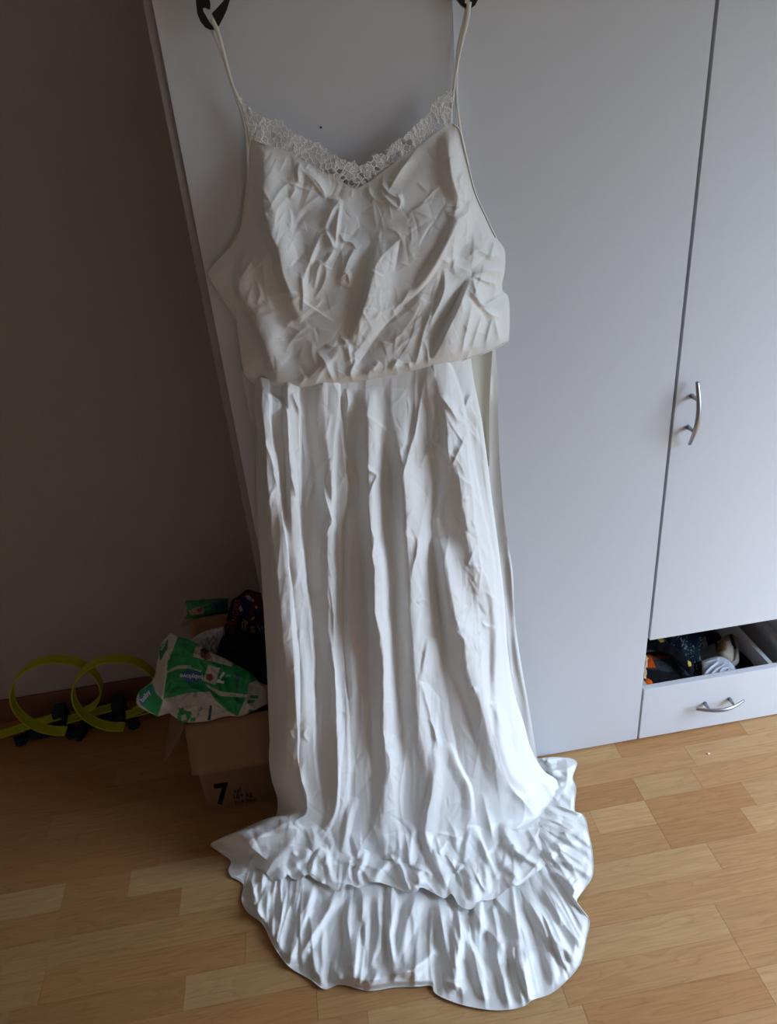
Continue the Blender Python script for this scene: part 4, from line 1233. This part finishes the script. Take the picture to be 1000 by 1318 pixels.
bst = [([(220, 818), (214, 850), (212, 880), (204, 918)], 6, 8, 0.012), ([(230, 830), (250, 842), (280, 858), (320, 876)], 6, 8, 0.008), ([(246, 858), (270, 890), (300, 918)], 8, 8, 0.010),
       ([(212, 898), (230, 888), (256, 888), (276, 902)], 6, 8, 0.010), ([(320, 880), (316, 900), (306, 920)], 6, 8, 0.012), ([(318, 905), (330, 912), (343, 904)], 5, 6, 0.010), ([(330, 880), (338, 884), (343, 890)], 4, 6, 0.010),
       ([(196, 880), (202, 894), (210, 902)], 5, 5, 0.010), ([(228, 900), (226, 912), (236, 926)], 6, 6, 0.009), ([(246, 900), (248, 912), (244, 926)], 5, 6, 0.007), ([(256, 900), (262, 912), (264, 926)], 5, 6, 0.006)]
bst += rand_strokes(61, 130, (205, 825, 335, 920), 12, 45, 60, 55, 0.0075, 3, 11)
bag, bpx_, bt_ = pillow('nappy_bag', [(219, 815), (231, 820), (246, 824), (262, 834), (300, 853), (326, 869), (334, 878), (344, 882)],
                        [(203, 922), (226, 918), (232, 928), (244, 930), (268, 928), (292, 922), (308, 922), (326, 915), (344, 906)],
                        [(219, 815), (207, 830), (203, 850), (196, 876), (178, 892), (176, 906), (190, 916), (203, 922)], [(344, 882), (345, 894), (344, 906)],
                        ty_lin(815, 0.135, 930, 0.005), 0.020, 0.030, M_FILM, None, 230, 150, lambda q, s_, t_: crease(q, bst), bag_col)
tag(bag, 'crumpled green and white nappy bag lying across the open box', 'bag')
blk = lookup(bpx_[::2, ::2], bt_[::2, ::2])
for body, c, sz, an, mt, bold in (('babylove', (246.5, 871), 8.5, 184, M_WHITEINK, 0.01), ('premium', (250, 862), 5, 195, M_WHITEINK, 0.0), ('7', (285, 871), 20, 190, M_WHITEINK, 0.03), ('xxl', (294, 870), 5, 185, M_WHITEINK, 0.0),
                                  ('baby', (187, 896), 9, -52, M_WHITEINK, 0.01), ('babylove', (211, 829), 5, -62, M_WHITEINK, 0.0), ('18+ kg', (256, 917), 5, -70, M_INK, 0.0)):
    put_text('printed_lettering', body, c, sz, an, mt, bag, blk, bold, 0.0045)

# second nappy pack leaning on the wall behind the box
def pack_col(px):
    c = np.broadcast_to(np.array([0.01, 0.17, 0.05]), px.shape[:-1] + (3,)).copy()
    c[px[..., 1] > 797 - (px[..., 0] - 238) * 0.10] = np.array([0.30, 0.27, 0.24])
    c[inpoly(px, [(228, 792), (240, 776), (241, 790), (236, 800), (226, 802)])] = np.array([0.30, 0.27, 0.23])
    c[inpoly(px, [(242, 786), (256, 781), (264, 783), (262, 790), (246, 792)])] = np.array([0.33, 0.24, 0.20])
    c[inpoly(px, [(253, 784), (259, 782), (260, 787), (254, 788)])] = np.array([0.32, 0.06, 0.06])
    c[inpoly(px, [(270, 776), (290, 774), (290, 782), (272, 784)])] = np.array([0.02, 0.10, 0.16])
    return c
pk, _, _ = pillow('nappy_pack', [(238, 773), (255, 772), (275, 770), (294, 770)], [(230, 806), (245, 804), (270, 799), (294, 796)], [(238, 773), (237, 785), (230, 806)], [(294, 770), (294, 796)],
                  lambda q: t_y(q, 0.36), 0.045, 0.05, M_FILM, None, 90, 60, lambda q, s_, t_: crease(q, rand_strokes(62, 26, (236, 772, 292, 800), 8, 22, 70, 50, 0.006, 2, 6)), pack_col)
tag(pk, 'green nappy pack propped at the wall behind the raised box flap', 'pack')
# translucent white bag peeking out of the box
wb, _, _ = pillow('plastic_bag', [(244, 825), (260, 814), (288, 806)], [(262, 838), (280, 840), (288, 838)], [(244, 825), (262, 838)], [(288, 806), (290, 822), (288, 838)],
                  lambda q: t_y(q, 0.20), 0.02, 0.03, principled('milky_film', (0.45, 0.42, 0.44), 0.35, 0.5), None, 60, 40, lambda q, s_, t_: crease(q, rand_strokes(63, 30, (246, 808, 288, 838), 8, 24, 80, 50, 0.006, 2, 5)))
tag(wb, 'milky white plastic bag bulging between the nappy bag and dark cloth', 'bag')
# navy garment with a red lettered print hanging over the box
def shirt_col(px):
    c = np.broadcast_to(np.array([0.012, 0.013, 0.022]), px.shape[:-1] + (3,)).copy()
    R_, B_, W_, Y_ = np.array([0.085, 0.014, 0.016]), np.array([0.014, 0.022, 0.075]), np.array([0.33, 0.30, 0.30]), np.array([0.30, 0.17, 0.05])
    for col, poly in ((R_, [(314, 766), (322, 760), (340, 768), (346, 800), (338, 806), (318, 800), (314, 790)]), (B_, [(309, 774), (318, 768), (324, 778), (318, 794), (308, 794)]), (B_, [(326, 786), (334, 782), (338, 792), (330, 798)]),
                      (W_, [(316, 767), (320, 766), (328, 773), (326, 775), (318, 771)]), (W_, [(307, 782), (310, 779), (313, 786), (309, 787)]), (W_, [(324, 795), (328, 793), (327, 798), (321, 798)]), (W_, [(328, 780), (332, 780), (331, 784), (328, 783)]),
                      (Y_, [(312, 796), (320, 800), (318, 804), (314, 801)]), (W_, [(311, 800), (313, 800), (313, 810), (311, 811)]), (W_, [(315, 802), (317, 803), (316, 812), (314, 812)]), (W_, [(322, 806), (327, 806), (328, 818), (322, 820)]), (W_, [(330, 804), (332, 804), (338, 816), (336, 817)]), (W_, [(335, 806), (337, 805), (341, 814), (340, 816)])):
        c[inpoly(px, poly)] = col
    return c
sh, spx_, st_ = pillow('printed_garment', [(298, 772), (308, 766), (318, 759), (330, 762), (352, 766)], [(286, 818), (310, 822), (354, 824)], [(298, 772), (292, 795), (286, 818)], [(352, 766), (354, 824)],
                       lambda q: t_y(q, 0.25), 0.02, 0.04, M_PRINTCLOTH, None, 130, 110, lambda q, s_, t_: crease(q, rand_strokes(64, 26, (296, 766, 350, 820), 14, 36, 80, 40, 0.005, 3, 7)), shirt_col)
tag(sh, 'dark printed garment with red lettering up its edge, beside the dress', 'garment')
slk = lookup(spx_[::2, ::2], st_[::2, ::2])
put_text('printed_lettering', 'AVENGERS', (302.5, 794), 9.5, -80, M_REDINK, sh, slk, 0.012, 0.006)
put_text('printed_lettering', 'THE', (293.5, 806), 8.5, -80, M_REDINK, sh, slk, 0.01, 0.006)
def fluff(q, s_, t_):
    return 0.012 * vnoise(q[..., 0] / 7, q[..., 1] / 7, 3) + 0.005 * vnoise(q[..., 0] / 2.5, q[..., 1] / 2.5, 5)
nv_, _, _ = pillow('navy_blanket', [(286, 816), (305, 812), (330, 815), (356, 812)], [(278, 842), (300, 854), (330, 874), (356, 890)], [(286, 816), (278, 842)], [(356, 812), (358, 850), (356, 890)],
                   ty_lin(812, 0.21, 890, 0.075), 0.03, 0.04, principled('navy_fleece', (0.014, 0.016, 0.032), 0.95, 0.05), None, 110, 90, fluff)
tag(nv_, 'dark navy fleece blanket bundled in the box under the printed garment', 'blanket')

# ------------------------------------------------------------------ toy loop track by the wall
toy = empty('toy_track', (-0.78, 0.40, 0), 'lime green toy loop track with two loops on dark navy feet by the wall', 'toy')
def ribbon(name, ctr, side_, nrm, width, th, mat, parent):
    """track strip with raised lips: swept U section"""
    prof = [(-0.5, 0), (-0.5, 2.6), (-0.40, 2.6), (-0.40, 1.0), (0.40, 1.0), (0.40, 2.6), (0.5, 2.6), (0.5, 0)]
    vs, fs = [], []
    n, k = len(ctr), len(prof)
    for c, sd, nr in zip(ctr, side_, nrm):
        for a, b in prof:
            vs.append(np.array(c) + np.array(sd) * a * width + np.array(nr) * b * th)
    for i in range(n - 1):
        for j in range(k):
            fs.append((i * k + j, i * k + (j + 1) % k, (i + 1) * k + (j + 1) % k, (i + 1) * k + j))
    fs.append(tuple(range(k)))
    fs.append(tuple((n - 1) * k + j for j in range(k))[::-1])
    me = bpy.data.meshes.new(name)
    me.from_pydata([tuple(v) for v in vs], [], fs)
    bm = bmesh.new()
    bm.from_mesh(me)
    bmesh.ops.recalc_face_normals(bm, faces=bm.faces[:])
    bm.to_mesh(me)
    bm.free()
    return link(name, me, mat, parent)
for cx, cy, cz, r_, dyy in ((-0.838, 0.395, 0.180, 0.122, 0.07), (-0.668, 0.375, 0.168, 0.118, 0.06)):
    ct, sd, nr = [], [], []
    for i in range(73):
        q = i / 72
        a = -math.pi / 2 - 2 * math.pi * (q * 0.98)
        nn = np.array([math.cos(a), 0, math.sin(a)])
        ct.append((cx + r_ * nn[0], cy - dyy / 2 + dyy * q, cz + r_ * nn[2]))
        sd.append((0, 1, 0))
        nr.append(-nn)
    ribbon('loop', ct, sd, nr, 0.036, 0.0016, M_LIME, toy)
for a, b in (((-6, 948, 0.035), (80, 921, 0.055)), ((87, 927, 0.04), (158, 907, 0.05)), ((162, 921, 0.045), (204, 910, 0.045))):
    A_, B_ = F(a[:2], a[2]), F(b[:2], b[2])
    d_ = (B_ - A_) / np.linalg.norm(B_ - A_)
    sd = np.cross([0, 0, 1], d_)
    sd /= np.linalg.norm(sd)
    nn = np.cross(d_, sd)
    ct = [A_ + (B_ - A_) * q for q in np.linspace(0, 1, 5)]
    ribbon('track_piece', ct, [sd] * 5, [nn] * 5, 0.036, 0.0016, M_LIME, toy)
def toy_foot(name, c, sx, sy, z0, z1, rz):
    bm = bmesh.new()
    bm_box(bm, -sx / 2, sx / 2, -sy / 2, sy / 2, z0, z1, 0.003)
    bm_box(bm, -sx * 0.32, sx * 0.32, -sy * 0.7, -sy / 2, z0, z0 + (z1 - z0) * 0.5, 0.002)
    bm_box(bm, -sx * 0.32, sx * 0.32, sy / 2, sy * 0.7, z0, z0 + (z1 - z0) * 0.5, 0.002)
    bmesh.ops.rotate(bm, verts=bm.verts[:], cent=(0, 0, 0), matrix=Matrix.Rotation(math.radians(rz), 3, 'Z'))
    bmesh.ops.translate(bm, verts=bm.verts[:], vec=(c[0], c[1], 0))
    return from_bm(name, bm, M_NAVYP, toy)
for pxy, sx, sy, z1, rz in (((84, 934), 0.034, 0.055, 0.072, 4), ((158, 923), 0.034, 0.055, 0.072, 4)):
    toy_foot('connector', F(pxy), sx, sy, 0.001, z1, rz)
for pxy, sx, sy, z1, rz in (((28, 955), 0.035, 0.03, 0.02, 25), ((50, 946), 0.06, 0.03, 0.028, -8), ((66, 941), 0.05, 0.04, 0.03, 5), ((92, 945), 0.03, 0.035, 0.024, 15), ((106, 946), 0.025, 0.04, 0.03, -12),
                            ((122, 927), 0.07, 0.05, 0.045, 4), ((140, 928), 0.05, 0.04, 0.03, 0), ((172, 932), 0.035, 0.04, 0.026, 20)):
    toy_foot('foot', F(pxy), sx, sy, 0.001, z1, rz)

# ------------------------------------------------------------------ things in the low drawer gap
def zt(z):
    return lambda q: t_z(q, z)
BKc, GYc, ORc = np.array([0.008, 0.008, 0.011]), np.array([0.052, 0.056, 0.066]), np.array([0.85, 0.13, 0.012])
def jersey_col(px):
    c = np.broadcast_to(GYc, px.shape[:-1] + (3,)).copy()
    sp = vnoise(px[..., 0] / 0.9, px[..., 1] / 0.9, 33)
    c = c * (1 + 0.9 * sp)[..., None]
    c[px[..., 1] - 0.15 * (px[..., 0] - 840) > 862 + 3 * vnoise(px[..., 0] / 9, 0 * px[..., 1], 4)] = np.array([0.016, 0.017, 0.021])
    c[inpoly(px, [(829, 842), (838, 843), (844, 859), (830, 860)])] = ORc
    for k in range(10):
        x = 839 + k * 2.3
        c[inpoly(px, [(x, 843 + k * 0.15), (x + 1.1, 843 + k * 0.15), (x + 1.6, 848.5), (x + 0.5, 848.5)])] = np.array([0.5, 0.09, 0.02])
    return c
o1, _, _ = pillow('knit_jumper', [(830, 840), (848, 838), (870, 848), (884, 862)], [(829, 876), (850, 888), (875, 884), (900, 876)], [(830, 840), (828, 858), (829, 876)], [(884, 862), (900, 876)],
                  zt(0.125), 0.012, 0.03, M_PRINTCLOTH, None, 100, 70, lambda q, s_, t_: 0.004 * vnoise(q[..., 0] / 5, q[..., 1] / 5, 2), jersey_col)
tag(o1, 'charcoal knit jumper with orange patch at the left end of the drawer', 'jumper')
o2, _, _ = pillow('orange_cloth', [(826, 880), (833, 873), (839, 876)], [(824, 892), (834, 893), (844, 890)], [(826, 880), (824, 892)], [(839, 876), (844, 890)],
                  zt(0.142), 0.010, 0.02, principled('orange_fabric', (0.85, 0.13, 0.012), 0.8, 0.1), None, 30, 24, lambda q, s_, t_: 0.004 * vnoise(q[..., 0] / 4, q[..., 1] / 4, 8))
tag(o2, 'small orange cloth tucked in the front left corner of the drawer', 'cloth')
def jacket_col(px):
    c = np.broadcast_to(BKc, px.shape[:-1] + (3,)).copy()
    c[inpoly(px, [(885, 850), (889, 852), (890, 857), (886, 858)])] = np.array([0.62, 0.55, 0.10])
    c[inpoly(px, [(846, 822), (852, 821), (855, 826), (850, 827)])] = np.array([0.55, 0.42, 0.04])
    return c
o3, _, _ = pillow('black_jacket', [(829, 822), (843, 820), (860, 827), (876, 838), (890, 852)], [(831, 835), (850, 839), (866, 847), (880, 861), (891, 871)], [(829, 822), (831, 835)], [(890, 852), (893, 862), (891, 871)],
                  zt(0.150), 0.012, 0.02, M_PRINTCLOTH, None, 90, 60, lambda q, s_, t_: 0.006 * vnoise(q[..., 0] / 7, q[..., 1] / 7, 4), jacket_col)
tag(o3, 'black jacket with small yellow tabs folded across the drawer clothes', 'jacket')
def denim_col(px):
    x, y = px[..., 0], px[..., 1]
    n = vnoise(x / 9, y / 9, 6)
    c = np.array([0.010, 0.018, 0.034]) * np.ones(px.shape[:-1] + (1,))
    c = c + np.clip(n, 0, 1)[..., None] * np.array([0.015, 0.06, 0.02])
    sp = (vnoise(x / 1.3 + y / 3, y / 1.6, 15) > 0.22) & (vnoise(x / 8, y / 8, 17) > -0.05)
    c[sp] = np.array([0.22, 0.27, 0.34])
    return c
o4, _, _ = pillow('patterned_trousers', [(848, 815), (880, 806), (902, 806)], [(886, 862), (896, 874), (904, 874)], [(848, 815), (868, 836), (886, 862)], [(902, 806), (906, 820), (901, 838), (907, 856), (904, 874)],
                  zt(0.118), 0.012, 0.02, M_PRINTCLOTH, None, 120, 120, lambda q, s_, t_: 0.006 * vnoise(q[..., 0] / 8, q[..., 1] / 8, 9), denim_col)
tag(o4, 'dark navy patterned trousers flecked with white, mid drawer beside the jacket', 'trousers')
wst = [([(905, 868), (915, 858), (926, 850)], 4, 5, 0.010), ([(912, 872), (920, 862), (934, 854)], 4, 5, 0.010), ([(922, 870), (930, 860), (940, 858)], 4, 5, 0.010), ([(932, 868), (938, 862), (944, 862)], 3, 4, 0.008), ([(904, 852), (915, 850), (926, 848)], 3, 5, 0.006)]
o5, _, _ = pillow('white_cloth', [(903, 851), (914, 847), (926, 845), (938, 850), (945, 858)], [(904, 876), (918, 875), (932, 873), (945, 868)], [(903, 851), (904, 876)], [(945, 858), (947, 863), (945, 868)],
                  zt(0.142), 0.014, 0.02, cloth_mat('pale_cotton', (0.62, 0.66, 0.74), 0.1), None, 90, 60, lambda q, s_, t_: crease(q, wst))
tag(o5, 'crumpled pale blue white cloth heaped before the shoe in the drawer', 'cloth')
o6, _, _ = pillow('black_pouch', [(948, 840), (956, 838), (970, 837)], [(950, 864), (964, 864), (977, 858)], [(948, 840), (950, 864)], [(970, 837), (977, 858)],
                  zt(0.100), 0.012, 0.02, principled('black_nylon', (0.006, 0.006, 0.007), 0.7, 0.2), None, 50, 40, lambda q, s_, t_: 0.004 * vnoise(q[..., 0] / 6, q[..., 1] / 6, 3))
tag(o6, 'black soft pouch against the right side wall of the drawer', 'pouch')
o7, _, _ = pillow('dark_sock', [(904, 806), (920, 806), (936, 806)], [(906, 834), (918, 828), (930, 822)], [(904, 806), (906, 834)], [(936, 806), (930, 822)],
                  zt(0.075), 0.015, 0.02, M_PRINTCLOTH, None, 60, 50, lambda q, s_, t_: 0.008 * vnoise(q[..., 0] / 6, q[..., 1] / 6, 13),
                  lambda q: np.where(inpoly(q, [(919, 810), (928, 810), (928, 820), (920, 820)])[..., None], np.array([0.10, 0.025, 0.015]), np.where(inpoly(q, [(903, 818), (908, 820), (912, 834), (906, 836)])[..., None], np.array([0.35, 0.36, 0.38]), np.array([0.010, 0.011, 0.014]))))
tag(o7, 'dark bundled sock with a reddish patch behind the shoe in the drawer', 'sock')

# beige trainer lying in the drawer, heel end up toward the opening
sp_ = F((934, 838), 0.125)
shoe = empty('shoe', sp_, 'beige child trainer with a dark side flash lying in the drawer', 'shoe')
def shoe_ring(u):
    wid = np.interp(u, [0, 0.08, 0.3, 0.55, 0.8, 0.95, 1.0], [0.016, 0.026, 0.029, 0.028, 0.033, 0.024, 0.008])
    top = np.interp(u, [0, 0.06, 0.3, 0.5, 0.75, 0.95, 1.0], [0.046, 0.062, 0.058, 0.052, 0.034, 0.022, 0.012])
    return wid, top
vs, NS, NK = [], 22, 20
for i in range(NS):
    u = i / (NS - 1)
    wid, top = shoe_ring(u)
    for k in range(NK):
        a = 2 * math.pi * k / NK
        y = wid * math.cos(a) * (1.0 if math.sin(a) < 0 else 0.86)
        z = 0.012 + (top - 0.012) * 0.5 * (1 + math.sin(a))
        vs.append((0.165 * (u - 0.35), y, z))
fs = [(i * NK + k, i * NK + (k + 1) % NK, (i + 1) * NK + (k + 1) % NK, (i + 1) * NK + k) for i in range(NS - 1) for k in range(NK)]
fs += [tuple(range(NK)), tuple((NS - 1) * NK + k for k in range(NK))[::-1]]
me = bpy.data.meshes.new('upper')
me.from_pydata(vs, [], fs)
shM = Matrix.Translation(Vector(sp_)) @ Matrix.Rotation(math.radians(62), 4, 'Z') @ Matrix.Rotation(math.radians(-38), 4, 'X') @ Matrix.Scale(0.85, 4) @ Matrix.Translation(Vector((0, 0, -0.03)))
me.transform(shM)
bm = bmesh.new()
bm.from_mesh(me)
bmesh.ops.recalc_face_normals(bm, faces=bm.faces[:])
bm.to_mesh(me)
bm.free()
link('upper', me, principled('beige_suede', (0.42, 0.36, 0.29), 0.8, 0.1, mottle=0.1, mscale=60), shoe, True)
bm = bmesh.new()
prev = None
ring_t, ring_b = [], []
for k in range(40):
    a = 2 * math.pi * k / 40
    u = 0.5 + 0.5 * math.cos(a)
    wid, _t = shoe_ring(min(max(u, 0.02), 0.98))
    y = math.copysign(1, math.sin(a)) * wid * 1.10 * min(1, abs(math.sin(a)) * 1.6)
    ring_b.append(bm.verts.new((0.17 * (u - 0.35), y, 0.0)))
    ring_t.append(bm.verts.new((0.17 * (u - 0.35), y, 0.016)))
bm.faces.new(ring_t)
bm.faces.new(ring_b[::-1])
for k in range(40):
    j = (k + 1) % 40
    bm.faces.new((ring_b[k], ring_b[j], ring_t[j], ring_t[k]))
bmesh.ops.transform(bm, matrix=shM, verts=bm.verts[:])
from_bm('sole', bm, principled('cream_rubber', (0.50, 0.45, 0.38), 0.6, 0.3), shoe)
bm = bmesh.new()
bmesh.ops.create_uvsphere(bm, u_segments=16, v_segments=8, radius=1.0)
for v in bm.verts:
    v.co = Vector((v.co.x * 0.034 - 0.012, v.co.y * 0.019, v.co.z * 0.008 + 0.055))
bmesh.ops.transform(bm, matrix=shM, verts=bm.verts[:])
from_bm('lining', bm, principled('tan_lining', (0.22, 0.12, 0.06), 0.9, 0.1), shoe, True)
for sgn in (1, -1):
    bm = bmesh.new()
    pts = [(0.005, 0.020), (0.02, 0.018), (0.050, 0.034), (0.062, 0.044), (0.040, 0.036), (0.016, 0.030)]
    a_ = [bm.verts.new((x, sgn * 0.0335, z)) for x, z in pts]
    b_ = [bm.verts.new((x, sgn * 0.024, z)) for x, z in pts]
    bm.faces.new(a_)
    bm.faces.new(b_[::-1])
    for k in range(6):
        j = (k + 1) % 6
        bm.faces.new((a_[k], a_[j], b_[j], b_[k]))
    bmesh.ops.transform(bm, matrix=shM, verts=bm.verts[:])
    from_bm('side_flash', bm, M_BLACK, shoe)

# a white crumb on the boards
bm = bmesh.new()
bmesh.ops.create_icosphere(bm, subdivisions=1, radius=0.0035)
for v in bm.verts:
    v.co += Vector((rg.uniform(-1, 1), rg.uniform(-1, 1), rg.uniform(-1, 1))) * 0.0012
    v.co.z = max(v.co.z * 0.7, -0.0022)
cp = F((912, 970), 0.0024)
bmesh.ops.translate(bm, verts=bm.verts[:], vec=cp)
cr = from_bm('crumb', bm, principled('crumb_white', (0.75, 0.73, 0.70), 0.8, 0.1))
tag(cr, 'tiny white crumb on the floor in front of the drawer', 'crumb')
